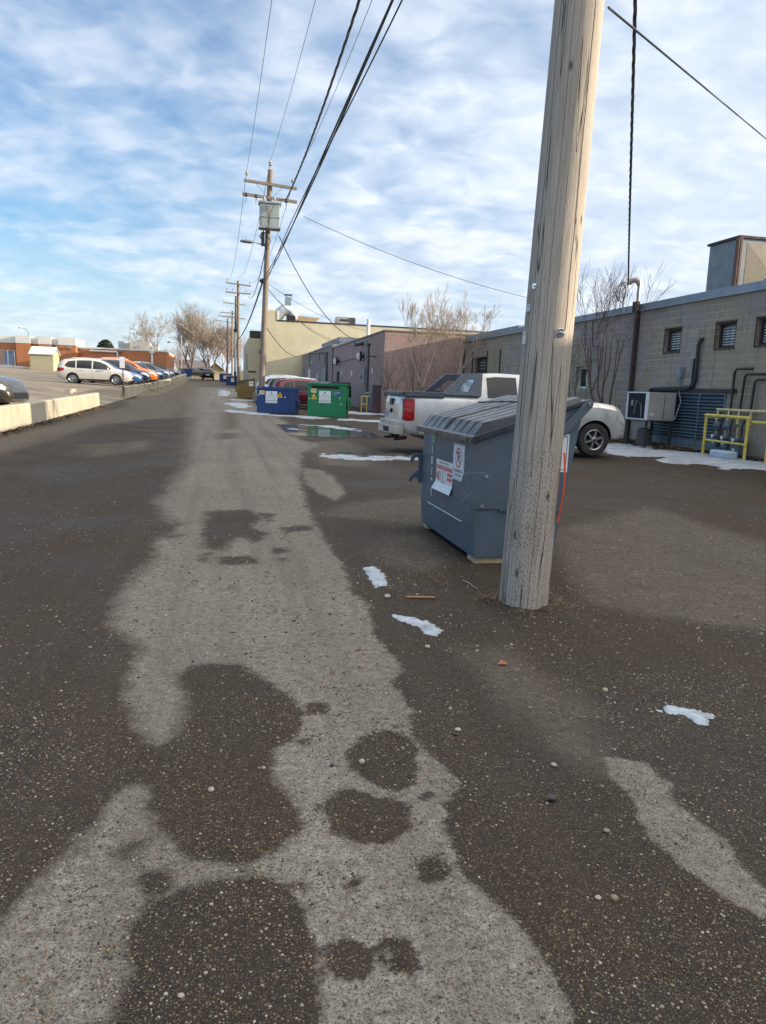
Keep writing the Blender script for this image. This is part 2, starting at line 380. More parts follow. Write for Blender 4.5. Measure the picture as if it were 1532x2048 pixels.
WET = [G((690,1505),(720,1475),(780,1455),(832,1480),(836,1565),(800,1588),(740,1565),(698,1540)),
       G((640,1612),(690,1568),(740,1590),(818,1610),(826,1650),(790,1682),(720,1696),(660,1662)),
       G((832,1585),(872,1580),(878,1600),(838,1606)), G((832,1715),(880,1708),(902,1750),(865,1776),(836,1760)),
       G((640,1890),(700,1876),(748,1905),(738,1960),(680,1972),(645,1940)), G((765,1880),(812,1872),(848,1925),(825,1955),(785,1945)),
       G((600,1478),(628,1475),(630,1492),(605,1494)), G((592,1768),(630,1765),(622,1792),(596,1790)), G((682,1760),(735,1755),(732,1788),(690,1792)),
       G((935,1885),(970,1884),(966,1902),(940,1902)), G((60,1985),(98,1980),(95,2000),(66,2003)), G((230,1690),(290,1682),(285,1722),(238,1722)),
       G((140,1692),(182,1690),(176,1712),(146,1714)), G((272,1745),(350,1732),(356,1785),(285,1800)), G((610,1408),(655,1405),(652,1430),(618,1432)),
       G((408,1022),(498,1018),(528,1036),(502,1056),(540,1068),(518,1086),(472,1076),(452,1102),(400,1096),(404,1055)),
       G((440,1112),(500,1110),(520,1124),(470,1130),(430,1126)), G((540,1098),(575,1096),(578,1106),(545,1108)), G((560,1056),(622,1050),(628,1060),(566,1068)), G((505,1024),(560,1026),(535,1034)),
       G((400,1106),(424,1104),(416,1122),(398,1120)), G((440,826),(474,824),(480,858),(445,860)), G((438,866),(474,865),(478,876),(440,878)), G((520,1030),(548,1028),(540,1044)), G((548,1118),(575,1116),(570,1124)),
       G((455,1176),(470,1174),(466,1180)), G((330,1042),(372,1046),(345,1056)), G((318,1072),(372,1068),(340,1078))]
MID = [(.42, G((735,1110),(775,1068),(850,1068),(905,1120),(862,1142),(790,1132))), (.36, G((1108,1060),(1300,1012),(1532,1085),(1700,1200),(1532,1262),(1300,1232),(1180,1205),(1118,1125))),
       (.34, G((640,1030),(700,1005),(900,985),(1100,1000),(830,1050))), (.30, G((900,1300),(1020,1290),(1190,1420),(1230,1560),(1180,1560),(1050,1450))),
       (.55, G((-60,888),(200,826),(285,805),(372,770),(372,790),(300,822),(180,855),(60,892),(-60,925))), (.62, G((252,802),(372,763),(455,766),(490,798),(520,838),(470,880),(395,835),(300,838),(205,850),(262,815))),
       (.45, G((600,885),(690,880),(760,905),(740,935),(640,930))), (.5, G((440,762),(470,770),(500,800),(430,800),(380,800),(392,765))), (.33, G((150,890),(300,880),(310,900),(180,915))), (.5, G((235,895),(300,880),(300,892),(245,905)))]
m_ground, nt, b = nt_new('alley_gravel')
p = pos(nt)
def attr(nt, nm):
    a = nt.nodes.new('ShaderNodeAttribute'); a.attribute_name = nm; return a.outputs['Fac']
amp = attr(nt, 'amp'); sd = attr(nt, 'dry'); mid = attr(nt, 'mid')
en = math_(nt, 'ADD', math_(nt, 'MULTIPLY', math_(nt, 'SUBTRACT', noise(nt, p, 8.5, 9, .72), .5), 2.6), math_(nt, 'MULTIPLY', math_(nt, 'SUBTRACT', noise(nt, p, 60, 4, .7), .5), 1.6))
dr = math_(nt, 'ADD', sd, math_(nt, 'MULTIPLY', en, amp))
dr = math_(nt, 'DIVIDE', dr, amp)
spx = nt.nodes.new('ShaderNodeSeparateXYZ'); nt.links.new(p, spx.inputs[0])
soft = math_(nt, 'MULTIPLY', ramp(nt, math_(nt, 'MULTIPLY_ADD', spx.outputs[0], .25, .5), [(.36, 1.), (.62, .12)]), ramp(nt, noise(nt, p, 1.1, 3), [(.35, .25), (.6, 1.)]))
track = noise(nt, scaled(nt, p, (2.6, .10, 1), (.7, 0, 0), (0, 0, .02)), 1., 5, .6)
wd = math_(nt, 'MULTIPLY_ADD', soft, .9, .16)
dry = ramp(nt, math_(nt, 'ADD', math_(nt, 'DIVIDE', dr, math_(nt, 'MULTIPLY', wd, 2.)), .5), [(.0, 0.), (.5, .55), (1., 1.)])
specks = ramp(nt, math_(nt, 'ADD', noise(nt, scaled(nt, p, (3.2, 1.1, 1)), 1., 7, .7), math_(nt, 'MULTIPLY', math_(nt, 'MAXIMUM', math_(nt, 'MINIMUM', dr, 3.), -3.), .035)), [(.62, 0.), (.70, .75)])
dry = math_(nt, 'MAXIMUM', dry, math_(nt, 'MULTIPLY', specks, ramp(nt, math_(nt, 'MULTIPLY', spx.outputs[1], .02), [(.03, .25), (.2, 1.)])))
big = noise(nt, p, .55, 4, .6, .3)
mdn = ramp(nt, math_(nt, 'ADD', mid, math_(nt, 'MULTIPLY', math_(nt, 'SUBTRACT', noise(nt, p, 2.2, 8, .72), .47), .8)), [(.1, 0.), (.75, 1.)])
fin = noise(nt, p, 130, 3, .75)
med = noise(nt, p, 22, 6, .7)
wetc = ramp(nt, big, [(.34, (.038, .035, .032)), (.48, (.046, .036, .027)), (.66, (.062, .043, .027))])
wetc = mix(nt, ramp(nt, med, [(.3, .5), (.7, 0.)]), wetc, (.018, .016, .014))
dryc = ramp(nt, med, [(.34, (.18, .162, .132)), (.5, (.285, .264, .225)), (.66, (.385, .36, .312))])
dryc = mix(nt, ramp(nt, big, [(.35, .35), (.65, 0.)]), dryc, (.13, .12, .105))
midc = ramp(nt, med, [(.28, (.075, .064, .052)), (.5, (.15, .133, .11)), (.72, (.235, .212, .18))])
c = mix(nt, mdn, wetc, midc)
c = mix(nt, ramp(nt, track, [(.5, 0.), (.68, .4)]), c, (.075, .058, .042))
dryc = mix(nt, ramp(nt, track, [(.36, .5), (.52, 0.)]), dryc, (.14, .128, .11))
c = mix(nt, dry, c, dryc)
def pebbles(sc, lo, thr, seed):
    v = N(nt, 'ShaderNodeTexVoronoi', Scale=sc, Randomness=1.0); v.voronoi_dimensions = '2D'
    nt.links.new(scaled(nt, p, (1, 1, 1), (seed, seed*2, 0)), v.inputs['Vector'])
    sepc = nt.nodes.new('ShaderNodeSeparateColor'); nt.links.new(v.outputs['Color'], sepc.inputs[0])
    msk = math_(nt, 'MULTIPLY', ramp(nt, v.outputs['Distance'], [(lo, 1.), (lo+.12, 0.)]), math_(nt, 'GREATER_THAN', sepc.outputs[0], thr))
    colr = ramp(nt, sepc.outputs[1], [(0., (.06, .05, .045)), (.3, (.19, .14, .09)), (.5, (.31, .26, .19)), (.7, (.11, .085, .07)), (.85, (.30, .20, .10)), (1., (.42, .38, .31))])
    return msk, colr
k1, c1 = pebbles(105, .3, .62, 1.7); k2, c2 = pebbles(210, .34, .5, 5.1)
c = mix(nt, math_(nt, 'MULTIPLY', k2, .38), c, c2); c = mix(nt, math_(nt, 'MULTIPLY', k1, .5), c, c1)
c = mix(nt, ramp(nt, fin, [(.36, .75), (.48, 0.)]), c, (.025, .021, .017))
nt.links.new(c, b.inputs['Base Color'])
rw = ramp(nt, big, [(.3, .55), (.7, .85)])
nt.links.new(mix(nt, math_(nt, 'MAXIMUM', dry, mdn), rw, (.93, .93, .93)), b.inputs['Roughness'])
b.inputs['Specular IOR Level'].default_value = .13
h = math_(nt, 'ADD', math_(nt, 'ADD', math_(nt, 'MULTIPLY', k1, .9), math_(nt, 'MULTIPLY', k2, .45)), math_(nt, 'ADD', math_(nt, 'MULTIPLY', fin, .5), math_(nt, 'MULTIPLY', med, .6)))
bump(nt, b, h, .75, .012)

def grid_ys():
    ys = list(np.arange(-14, 0, 2.))+[0, .5]; y = 1.0
    while y < 126:
        ys.append(y); y += max(.035, .011*y)
    return ys + [128, 134, 142, 152, 166, 185]
def grid_xs(lo, hi):
    xs = [lo]; x = lo
    while x < hi:
        x += .045 if abs(x-.6) < 2.3 else min(.22, .045+.05*(abs(x-.6)-2.3)); xs.append(min(x, hi))
    return xs
def sheet(name, X, Y, Z, mat, at=None, smooth=True):
    ny, nx = X.shape
    v = np.stack([X.ravel(), Y.ravel(), Z.ravel()], 1)
    idx = np.arange(ny*nx).reshape(ny, nx)
    f = np.stack([idx[:-1, :-1], idx[:-1, 1:], idx[1:, 1:], idx[1:, :-1]], -1).reshape(-1, 4)
    me = bpy.data.meshes.new(name)
    me.vertices.add(len(v)); me.vertices.foreach_set('co', v.ravel())
    me.loops.add(f.size); me.loops.foreach_set('vertex_index', f.ravel())
    me.polygons.add(len(f)); me.polygons.foreach_set('loop_start', np.arange(0, f.size, 4)); me.polygons.foreach_set('loop_total', np.full(len(f), 4))
    me.polygons.foreach_set('use_smooth', np.full(len(f), smooth))
    me.update(calc_edges=True); me.validate()
    for k, a in (at or {}).items():
        q = me.attributes.new(k, 'FLOAT', 'POINT'); q.data.foreach_set('value', np.asarray(a, np.float32).ravel())
    me.materials.append(mat)
    o = bpy.data.objects.new(name, me); COL.objects.link(o); return o
ys = np.array(grid_ys()); fx = np.array(grid_xs(0, 1)) if False else None
tx = np.array(grid_xs(-6.0, 14.5)); 
Y, X = np.meshgrid(ys, tx, indexing='ij')
bx = barx(Y)-.02
X = bx + (X+6.0)*(14.5-bx)/20.5
rngv = np.random.default_rng(3)
Zb = zgn(X, Y)
und = np.array([mnoise.noise(Vector((a*.7, b_*.7, 0))) for a, b_ in zip(X.ravel(), Y.ravel())]).reshape(X.shape)
fin_ = np.array([mnoise.noise(Vector((a*6, b_*6, 3))) for a, b_ in zip(X.ravel(), Y.ravel())]).reshape(X.shape)
Z = Zb + und*.012*np.clip(Y/4, .3, 1) + fin_*.004
P2 = np.stack([X.ravel(), Y.ravel()], 1)
dryv = np.max([sdf(P2, q) for q in DRY], 0); wetv = np.max([sdf(P2, q) for q in WET], 0)
dv = np.minimum(dryv, -wetv)
ampv = .008+.0165*np.clip(P2[:, 1], 1, 60)
mv = np.zeros(len(P2))
for a, q in MID: mv = np.maximum(mv, a*1.5*np.clip(.5+sdf(P2, q)/(.2+.014*P2[:, 1]), 0, 1))
kind(sheet('alley', X, Y, Z, m_ground, {'dry': dv, 'amp': ampv, 'mid': mv}), 'structure')

m_lot, nt, b = nt_new('lot_asphalt'); p = pos(nt)
c = ramp(nt, noise(nt, p, .35, 6, .65, .4), [(.3, (.13, .11, .085)), (.5, (.235, .195, .145)), (.7, (.31, .26, .19))])
c = mix(nt, ramp(nt, noise(nt, scaled(nt, p, (.16, 1.6, 1)), 1, 5, .6), [(.5, 0.), (.66, .65)]), c, (.07, .062, .055))
c = mix(nt, ramp(nt, noise(nt, p, 45, 4, .75), [(.3, .5), (.55, 0.)]), c, (.08, .07, .06))
nt.links.new(c, b.inputs['Base Color']); b.inputs['Roughness'].default_value = .9; bump(nt, b, noise(nt, p, 70, 4, .7), .4, .01)
ly = np.concatenate([np.arange(-14, 24, 1.5), np.arange(24, 52, .45), np.arange(52, 128, 1.2)])
lx = np.concatenate([[0, .12, .13, .17], np.arange(.4, 8, .4), np.arange(8, 72, 2.)])
Yl, Xl = np.meshgrid(ly, lx, indexing='ij'); Xl = barx(Yl)-Xl-.02
kind(sheet('parking_lot', Xl, Yl, zgn(Xl, Yl)+.0, m_lot), 'structure')
m_far, nt, b = nt_new('dry_winter_ground'); p = pos(nt)
nt.links.new(ramp(nt, noise(nt, p, .2, 6, .6), [(.3, (.09, .08, .06)), (.7, (.2, .17, .11))]), b.inputs['Base Color']); b.inputs['Roughness'].default_value = .95
fy = np.array([-60, -20, 0, 20, 40, 60, 80, 100, 110, 118, 124, 130, 136, 142, 150, 165, 180, 220, 300, 500, 900, 1600.]); fxx = np.array([-900, -300, -120, -80, -60, -40, -20, -10, -6.6, -6.2, -3, 0, 4, 8, 12, 16, 30, 60, 120, 300, 900.])
Yf, Xf = np.meshgrid(fy, fxx, indexing='ij')
kind(sheet('ground', Xf, Yf, np.minimum(zgn(Xf, Yf), 2.8)-.35*(Yf < 124)-.03, m_far), 'structure')
# ------------------------------------------------------------------ block building on the right
m_cmu = blocks('grey_block', [(.31, .26, .235), (.40, .345, .30), (.35, .295, .275), (.445, .385, .31)], (.52, .47, .41), .4, .2, .009, patch=(.40, .335, .215), stain=(.12, .11, .09), patchs=.42, z0=.02)
m_cap = M_('metal_coping', (.25, .29, .34), .5, .5, .12, 4, .05, 40)
m_roofg = M_('roof_felt', (.12, .115, .11), .95)
m_brown = M_('brown_steel', (.055, .035, .035), .7, .1, .25, 5)
m_louv = M_('blue_grey_louver', (.125, .175, .22), .5, .2, .2, 5, 0, 80, (.15, .14, .12), 1.6)
m_rust = M_('rusty_grille', (.07, .05, .042), .8, .2, .4, 14)
WX = 13.2
g0 = .0
bb = thing('block_building', 'low building of grey and tan concrete blocks with barred windows and a blue grey vent', 'building', (WX, 16, 0))
holes = [(20.4, 21.2, 2.99, 3.66), (17.95, 18.74, 2.99, 3.66), (16.33, 17.12, 2.99, 3.66), (26.1, 27.08, 1.88, 2.68), (37.3, 38.95, 2.68, 3.4), (18.02, 21.5, .27, 1.78)]
def wall_with_holes(mb, x0, x1, y0, y1, z0, z1, hs, mat=0, ax='x'):
    ycut = sorted({y0, y1, *[h[0] for h in hs], *[h[1] for h in hs]}); zcut = sorted({z0, z1, *[h[2] for h in hs], *[h[3] for h in hs]})
    for i in range(len(ycut)-1):
        zs = z0
        cur = None
        for j in range(len(zcut)-1):
            yc, zc = (ycut[i]+ycut[i+1])/2, (zcut[j]+zcut[j+1])/2
            solid = not any(h[0] < yc < h[1] and h[2] < zc < h[3] for h in hs)
            if solid and cur is None: cur = zcut[j]
            if cur is not None and (not solid or j == len(zcut)-2):
                top = zcut[j] if not solid else zcut[j+1]
                if ax == 'x': mb.box(x0, x1, ycut[i], ycut[i+1], cur, top, mat)
                else: mb.box(ycut[i], ycut[i+1], x0, x1, cur, top, mat)
                cur = None
w = MB(); wall_with_holes(w, WX, WX+.25, 14.0, 40.95, -.3, 4.36, holes)
w.box(WX+.25, 30, 14.0, 14.25, -.3, 4.36)
w.build('wall', m_cmu, bb, world=True)
MB().box(WX+.25, 30, 14.25, 40.95, 4.1, 4.2).build('roof', m_roofg, bb, world=True)
c = MB().box(WX-.06, WX+.35, 13.9, 40.95, 4.363, 4.58); c.box(WX-.085, WX-.06, 13.9, 40.95, 4.34, 4.385)
c.box(WX-.02, WX+.3, 33.2, 40.9, 4.58, 4.70)
c.build('coping', m_cap, bb, bevel=.01, world=True)
for i, (a, b_, z0, z1) in enumerate(holes[:3]+[holes[4]]):
    f = MB()
    for q in ((a, a+.05, z0, z1), (b_-.05, b_, z0, z1), (a+.05, b_-.05, z0, z0+.05), (a+.05, b_-.05, z1-.05, z1)): f.box(WX+.10, WX+.16, *q)
    wf = f.build('window', m_rust, bb, world=True)
    MB().box(WX+.19, WX+.2, a+.002, b_-.002, z0+.002, z1-.002).build('pane', glassm('grimy_pane', (.10, .12, .14), .25), wf, world=True)
    bl = MB()
    for k in range(1, 8 if i < 3 else 4):
        zq = z0+.05+(z1-z0-.1)*k/(8 if i < 3 else 4); bl.box(WX+.17, WX+.183, a+.05, b_-.05, zq-.028, zq+.002)
    bl.build('slat', m_white, wf, world=True)
    br = MB()
    n = 4 if i < 3 else 9
    for k in range(n+1):
        y = a-.02+(b_-a+.04)*k/n; br.bar((WX-.015, y, z0-.03), (WX-.015, y, z1+.03), .009, .009)
    for k in range(5):
        z = z0+(z1-z0)*k/4; br.bar((WX-.03, a-.04, z), (WX-.03, b_+.04, z), .009, .010)
    br.bar((WX+.02, a-.04, z1+.03), (WX+.02, b_+.04, z1+.03), .07, .03); br.bar((WX+.02, a-.04, z0-.03), (WX+.02, b_+.04, z0-.03), .07, .03)
    br.bar((WX+.02, b_+.04, z0-.03), (WX+.02, b_+.04, z1+.03), .07, .03)
    br.build('window_grille', m_rust, wf, world=True)
a, b_, z0, z1 = holes[3]
f = MB()
for q in ((a, a+.07, z0, z1), (b_-.07, b_, z0, z1), (a+.07, b_-.07, z0, z0+.07), (a+.07, b_-.07, z1-.07, z1)): f.box(WX+.14, WX+.2, *q)
wf = f.build('window', m_white, bb, world=True)
MB().box(WX+.21, WX+.22, a+.002, b_-.002, z0+.002, z1-.002).build('pane', m_glass, wf, world=True)
MB().box(WX+.198, WX+.208, a+.1, a+.45, z0+.08, z1-.09).build('blind', m_white, wf, world=True)
# louvered vent
lv = MB(); a, b_, z0, z1 = holes[5]
lv.box(WX+.14, WX+.18, a, b_, z0, z1)
for q in ((a, a+.05, z0, z1), (b_-.05, b_, z0, z1), (a+.05, b_-.05, z1-.04, z1), (a+.05, b_-.05, z0, z0+.16)): lv.box(WX-.03, WX+.14, *q)
for k in range(14):
    z = z0+.17+(z1-z0-.23)*k/14.
    v = [(WX-.025, a+.05, z), (WX-.025, b_-.05, z), (WX+.12, b_-.05, z+.10), (WX+.12, a+.05, z+.10), (WX-.025, a+.05, z+.014), (WX-.025, b_-.05, z+.014), (WX+.12, b_-.05, z+.114), (WX+.12, a+.05, z+.114)]
    lv.add(v, [(0, 1, 2, 3), (7, 6, 5, 4), (0, 4, 5, 1), (1, 5, 6, 2), (2, 6, 7, 3), (3, 7, 4, 0)])
for yy in (19.15, 20.45): lv.box(WX-.045, WX-.024, yy-.02, yy+.02, z0+.05, z1-.03)
lv.build('louver_vent', m_louv, bb, world=True)
MB().box(WX-.06, WX+.1, 17.62, 21.75, 1.783, 1.90).build('lintel', m_brown, bb, bevel=.006, world=True)
dp = MB().box(WX-.13, WX-.003, 22.76, 22.90, .2, 4.36); dp.box(WX-.2, WX-.087, 22.70, 22.98, 4.34, 4.66)
for z in (1.2, 2.6, 3.9): dp.box(WX-.135, WX-.001, 22.74, 22.92, z, z+.04)
dp.build('downspout', m_brown, bb, bevel=.008, world=True)
# service mast with its weather head
ms = MB().tube([(WX+.28, 23.5, 4.3), (WX+.28, 23.5, 5.3)], .055, 12); ms.tube([(WX+.28, 23.5, 5.28), (WX+.26, 23.52, 5.40), (WX+.18, 23.56, 5.46), (WX+.06, 23.62, 5.42), (WX+.0, 23.66, 5.32)], [.075, .10, .105, .09, .07], 12)
sm = ms.build('service_mast', M_('dull_galvanised', (.42, .37, .35), .5, .6, .2), bb, smooth=50, world=True)
lp = MB()
for k, (dy, dz, rr) in enumerate(((0, 0, .36), (.05, .03, .33), (-.04, -.02, .30))):
    lp.tube([(WX+.02-.06*k, 23.72+dy+.33*(1-math.cos(t))*.85-.0, 5.08+dz+rr*math.sin(t)*.95) for t in [i*math.pi*2/20-.6-.1*k for i in range(17)]], .013, 6)
lp.build('wire_loop', m_cable, sm, world=True)
st = MB().tube([(WX+.05, 24.05, 4.25), (WX+.05, 24.0, 5.0)], .03, 8); st.build('cable_bracket', m_conc, bb, world=True)
# lines on the wall
pb = MB(); pts = [atx(1402, 678, WX-.07), atx(1397, 690, WX-.09), atx(1395, 712, WX-.09), atx(1390, 762, WX-.09), atx(1386, 772, WX-.09), atx(1376, 775, WX-.09), atx(1305, 778, WX-.1), atx(1298, 784, WX-.25), atx(1298, 790, WX-.5)]
pb.tube([(WX+.02, pts[0].y, pts[0].z)]+pts, .055, 10); pb.tube([p_+Vector((-.02, .11, -.06)) for p_ in pts[2:7]], .03, 8)
pb.build('insulated_pipe', m_black, bb, smooth=60, world=True)
eb = MB().box(WX-.14, WX-.002, 20.02, 20.27, 2.22, 2.52); eb.box(WX-.16, WX-.14, 20.04, 20.25, 2.3, 2.5)
eb.tube([(WX-.08, 20.1, 2.23), (WX-.08, 20.12, 1.97)], .018, 6); eb.tube([(WX-.08, 20.2, 2.23), (WX-.1, 20.1, 1.9), (WX-.12, 19.9, 1.5), (WX-.3, 19.85, 1.0)], .018, 6)
eb.build('disconnect_box', m_cond, bb, bevel=.006, world=True)
gp = MB()
for (pa, pc, pd) in (((1503, 737), (1470, 739), (1460, 830)), ((1532, 748), (1490, 749), (1478, 835)), ((1555, 759), (1510, 760), (1498, 842))):
    A, B, D = atx(*pa, WX-.06), atx(*pc, WX-.09), atx(*pd, WX-.13)
    gp.tube([(WX+.02, A.y, A.z), A, B+Vector((0, -.08, .01)), B+Vector((0, 0, -.07)), D], .034, 10)
gp.build('gas_riser', m_dkpipe, bb, smooth=60, world=True)
cd = MB()
for px, yt, yb in ((1170, 630, 690),): A = atx(px, yt, WX-.03); B = atx(px, yb, WX-.03); MB().tube([A+Vector((.25, 0, .02)), A, B], .014, 6).build('conduit', m_dkpipe, bb, world=True)
for px, yt, yb in ((1185, 628, 692),): A = atx(px, yt, WX-.03); B = atx(px, yb, WX-.03); cd.tube([A+Vector((.25, 0, .02)), A, B], .014, 6)
B = atx(1185, 692, WX-.03); cd.tube([B, B+Vector((0, -.4, -.05)), B+Vector((-.05, -.55, .02))], .014, 6)
for px, yt in ((929, 701), (946, 703), (975, 701), (1001, 699)): A = atx(px, yt, WX-.03); MB().bar((A.x, A.y, A.z), (A.x, A.y, 2.2), .05, .04).build('conduit', m_dkpipe, bb, world=True)
cd.build('conduit', m_dkpipe, bb, world=True)
# unseen building added beyond the frame to keep the near ground in shade
nb = thing('unseen_shade_building', 'plain block building added out of view to shade the near ground', 'building', (WX, 5, 0))
MB().box(WX+.05, 30, -26, 13.98, -.3, 4.5).build('wall', m_cmu, nb, world=True)
# rooftop unit
ru = thing('rooftop_duct', 'big galvanised metal duct box on the roof of the grey block building', 'rooftop unit', (15, 20, 4.2))
m_galv = M_('galvanised_sheet', (.20, .235, .265), .55, .35, .15, 2.5, .05, 30, (.3, .26, .2), 1.2)
q = MB().box(14.5, 17.5, 19.95, 21.35, 4.2, 6.22); q.build('housing', m_galv, ru, bevel=.01, world=True)
q = MB().box(14.44, 17.56, 19.90, 21.41, 6.222, 6.29); q.build('rim', m_brown, ru, world=True)
q = MB().box(14.47, 14.56, 19.90, 19.948, 4.2, 6.22); q.box(14.44, 14.498, 19.9, 20.06, 4.2, 6.22); q.build('corner_trim', M_('rust_trim', (.15, .085, .06), .7), ru, world=True)
q = MB()
q.add([(14.75, 19.945, 6.1), (16.9, 19.945, 6.1), (16.9, 19.945, 4.3), (14.75, 19.945, 4.3), (15.6, 19.90, 5.3)], [(0, 1, 4), (1, 2, 4), (2, 3, 4), (3, 0, 4)])
q.build('access_panel', M_('tan_sheet', (.27, .235, .175), .6, .2, .12, 3), ru, world=True)
hv = thing('roof_vent_hood', 'grey sheet metal vent hood beside the big duct on the roof', 'vent', (15.2, 18.8, 4.2))
q = MB().box(14.9, 16.8, 18.3, 19.3, 4.2, 5.02); q.build('hood', m_galv, hv, bevel=.01, world=True)
q = MB().tube([(15.05, 18.25, 4.2), (15.05, 18.25, 4.95)], .02, 6); q.box(14.98, 15.12, 18.2, 18.3, 4.85, 5.05); q.build('socket_box', m_steel, hv, world=True)
# condensing unit on legs
m_beige = M_('beige_sheet', (.37, .355, .33), .5, .1, .08, 2, 0, 80, (.28, .25, .2), 1.2)
cu = thing('condenser_unit', 'beige condenser box with an open dark end on a black steel stand', 'air conditioner', (12.3, 20.2, .15))
ya, xa, xb, yb, zb_, zt_ = 20.0, 12.06, 12.98, 21.15, .945, 1.76
q = MB().box(xa+.05, xb, ya, yb, zb_, zt_); q.build('cabinet', m_beige, cu, bevel=.008, world=True)
q = MB().box(xa, xa+.05, ya, ya+.1, zb_, zt_); q.box(xa, xa+.05, yb-.05, yb, zb_, zt_); q.box(xa, xa+.05, ya+.1, yb-.05, zb_, zb_+.035); q.box(xa, xa+.05, ya+.1, yb-.05, zt_-.035, zt_); q.build('end_frame', m_white, cu, world=True)
q = MB().box(xa+.035, xa+.0499, ya+.1, yb-.05, zb_+.035, zt_-.035); q.build('dark_interior', m_dark, cu, world=True)  # flat dark sheet stands in for the shaded inside of the open end
q = MB().tube([(xa+.02, ya+.3, 1.0), (xa+.0, ya+.32, 1.4), (xa, ya+.6, 1.5), (xa+.01, ya+.7, 1.1)], .014, 6); q.box(xa+.005, xa+.034, yb-.35, yb-.25, 1.35, 1.52); q.build('piping', m_cond, cu, world=True)
q = MB().box(xa+.55, xa+.565, ya-.003, ya-.0005, zb_+.02, zt_-.02); q.build('panel_seam', m_dark, cu, world=True)
q = MB().box(xa+.12, xa+.25, ya-.003, ya-.0005, 1.08, 1.17); q.build('warning_label', M_('label', (.6, .5, .4), .6, 0, .4, 30), cu, world=True)
for x, y in ((xa+.06, ya+.05), (xb-.06, ya+.05), (xa+.06, yb-.08), (xb-.06, yb-.08)): MB().box(x-.03, x+.03, y-.03, y+.03, .05, .90).build('leg', m_dkpipe, cu, world=True)
MB().box(xa-.02, xb+.02, ya-.02, yb+.02, .905, .942).build('stand_rail', m_dkpipe, cu, world=True)
# gas meters behind the yellow guard
gm = thing('gas_meter_set', 'row of grey gas meters under a yellow pipe header by the block wall', 'gas meters', (12.95, 17.3, .1))
q = MB(); q.tube([(12.98, 18.05, 1.35), (12.98, 15.2, 1.35)], .035, 10)
for y in (18.0, 17.55, 17.15, 16.7):
    q.tube([(12.98, y, 1.35), (12.95, y, 1.0)], .03, 8)
    for z in (1.22, 1.12, 1.04): q.tube([(12.965, y, z), (12.963, y, z-.04)], .045, 8)
q.build('header', M_('cream_pipe', (.62, .52, .24), .5, 0, .15, 8), gm, smooth=50, world=True)
m_gm = M_('meter_grey', (.10, .135, .17), .5, .2, .2, 6)
for i, (y, z0, sc) in enumerate(((17.85, .35, .75), (17.45, .33, .75), (17.0, .2, 1.05))):
    q = MB(); w_ = .15*sc; h_ = .34*sc
    q.box(12.80, 13.05, y-w_, y+w_, z0, z0+h_); q.box(12.77, 13.06, y-w_*1.05, y+w_*1.05, z0+h_, z0+h_+.1); mm = q.build('meter', m_gm, gm, bevel=.035, world=True, segs=3)
    q = MB().disc((12.768, y, z0+h_+.04), .045, (-1, 0, 0), 14, 0, .02); q.build('dial', m_white, mm, world=True)
    q = MB().box(12.788, 12.797, y-.06, y+.03, z0+.12, z0+.18); q.build('label', m_sgn, mm, world=True)
    q = MB(); q.tube([(12.93, y+.08, z0+h_+.08), (12.93, y+.08, .92)], .026, 8); q.build('inlet_pipe', M_('brassy_pipe', (.6, .5, .25), .45, .2, .3, 10), gm, world=True)
    q = MB(); q.tube([(12.93, y-.09, z0+h_+.08), (12.93, y-.09, .95), (12.98, y-.1, 1.2)], .026, 8); q.build('outlet_pipe', m_dkpipe, gm, world=True)
    if i < 2:
        q = MB().lathe([(0, 0), (.09, 0), (.125, .03), (.125, .05), (.07, .08), (.05, .12), (0, .12)], 18, Matrix.Translation((12.93, y+.02, .93)) @ Matrix.Rotation(RAD(-90), 4, 'Y')); q.build('regulator', m_gm, gm, smooth=40, world=True)
yg = thing('pipe_guard', 'yellow pipe guard rail in front of the gas meters', 'guard rail', (12.5, 17, .1))
for y, z1 in ((17.8, 1.2), (16.16, 1.18)):
    MB().tube([(12.5, y, .03), (12.5, y, z1)], .038, 12).build('post', m_yel, yg, smooth=50, world=True)
for z, r_ in ((1.2, .038), (.55, .026)):
    MB().tube([(12.5, 17.84 if z > 1 else 17.8, z), (12.5, 16.1 if z > 1 else 16.16, z-.02)], r_, 12).build('rail', m_yel, yg, smooth=50, world=True)
MB().tube([(12.5, 17.8, 1.16), (12.9, 17.8, 1.16)], .03, 10).build('return_rail', m_yel, yg, smooth=50, world=True)
yg2 = thing('pipe_guard', 'second yellow guard with a scraped post, right of the gas meters', 'guard rail', (12.6, 15.4, .1))
MB().tube([(12.6, 15.5, .1), (12.6, 15.5, 1.1)], .05, 12).build('post', m_yel, yg2, smooth=50, world=True)
MB().tube([(12.58, 16.1, 1.09), (12.6, 14.6, 1.08)], .034, 12).build('rail', m_yel, yg2, smooth=50, world=True)
MB().tube([(12.6, 15.5, .03), (12.6, 15.5, .1)], .055, 10).build('post_foot', m_dkpipe, yg2, world=True)
jg = thing('plastic_jug', 'pale translucent plastic jug lying on the snow by the yellow guard', 'jug', (12.35, 16.75, .14))
q = MB().box(-.16, .16, -.36, .36, 0, .2); q.build('body', M_('milky_plastic', (.42, .52, .6), .35, 0, .12, 5), jg, bevel=.05, segs=3)
MB().tube([(0, .36, .1), (0, .42, .1)], .035, 10).build('cap', m_white, jg)

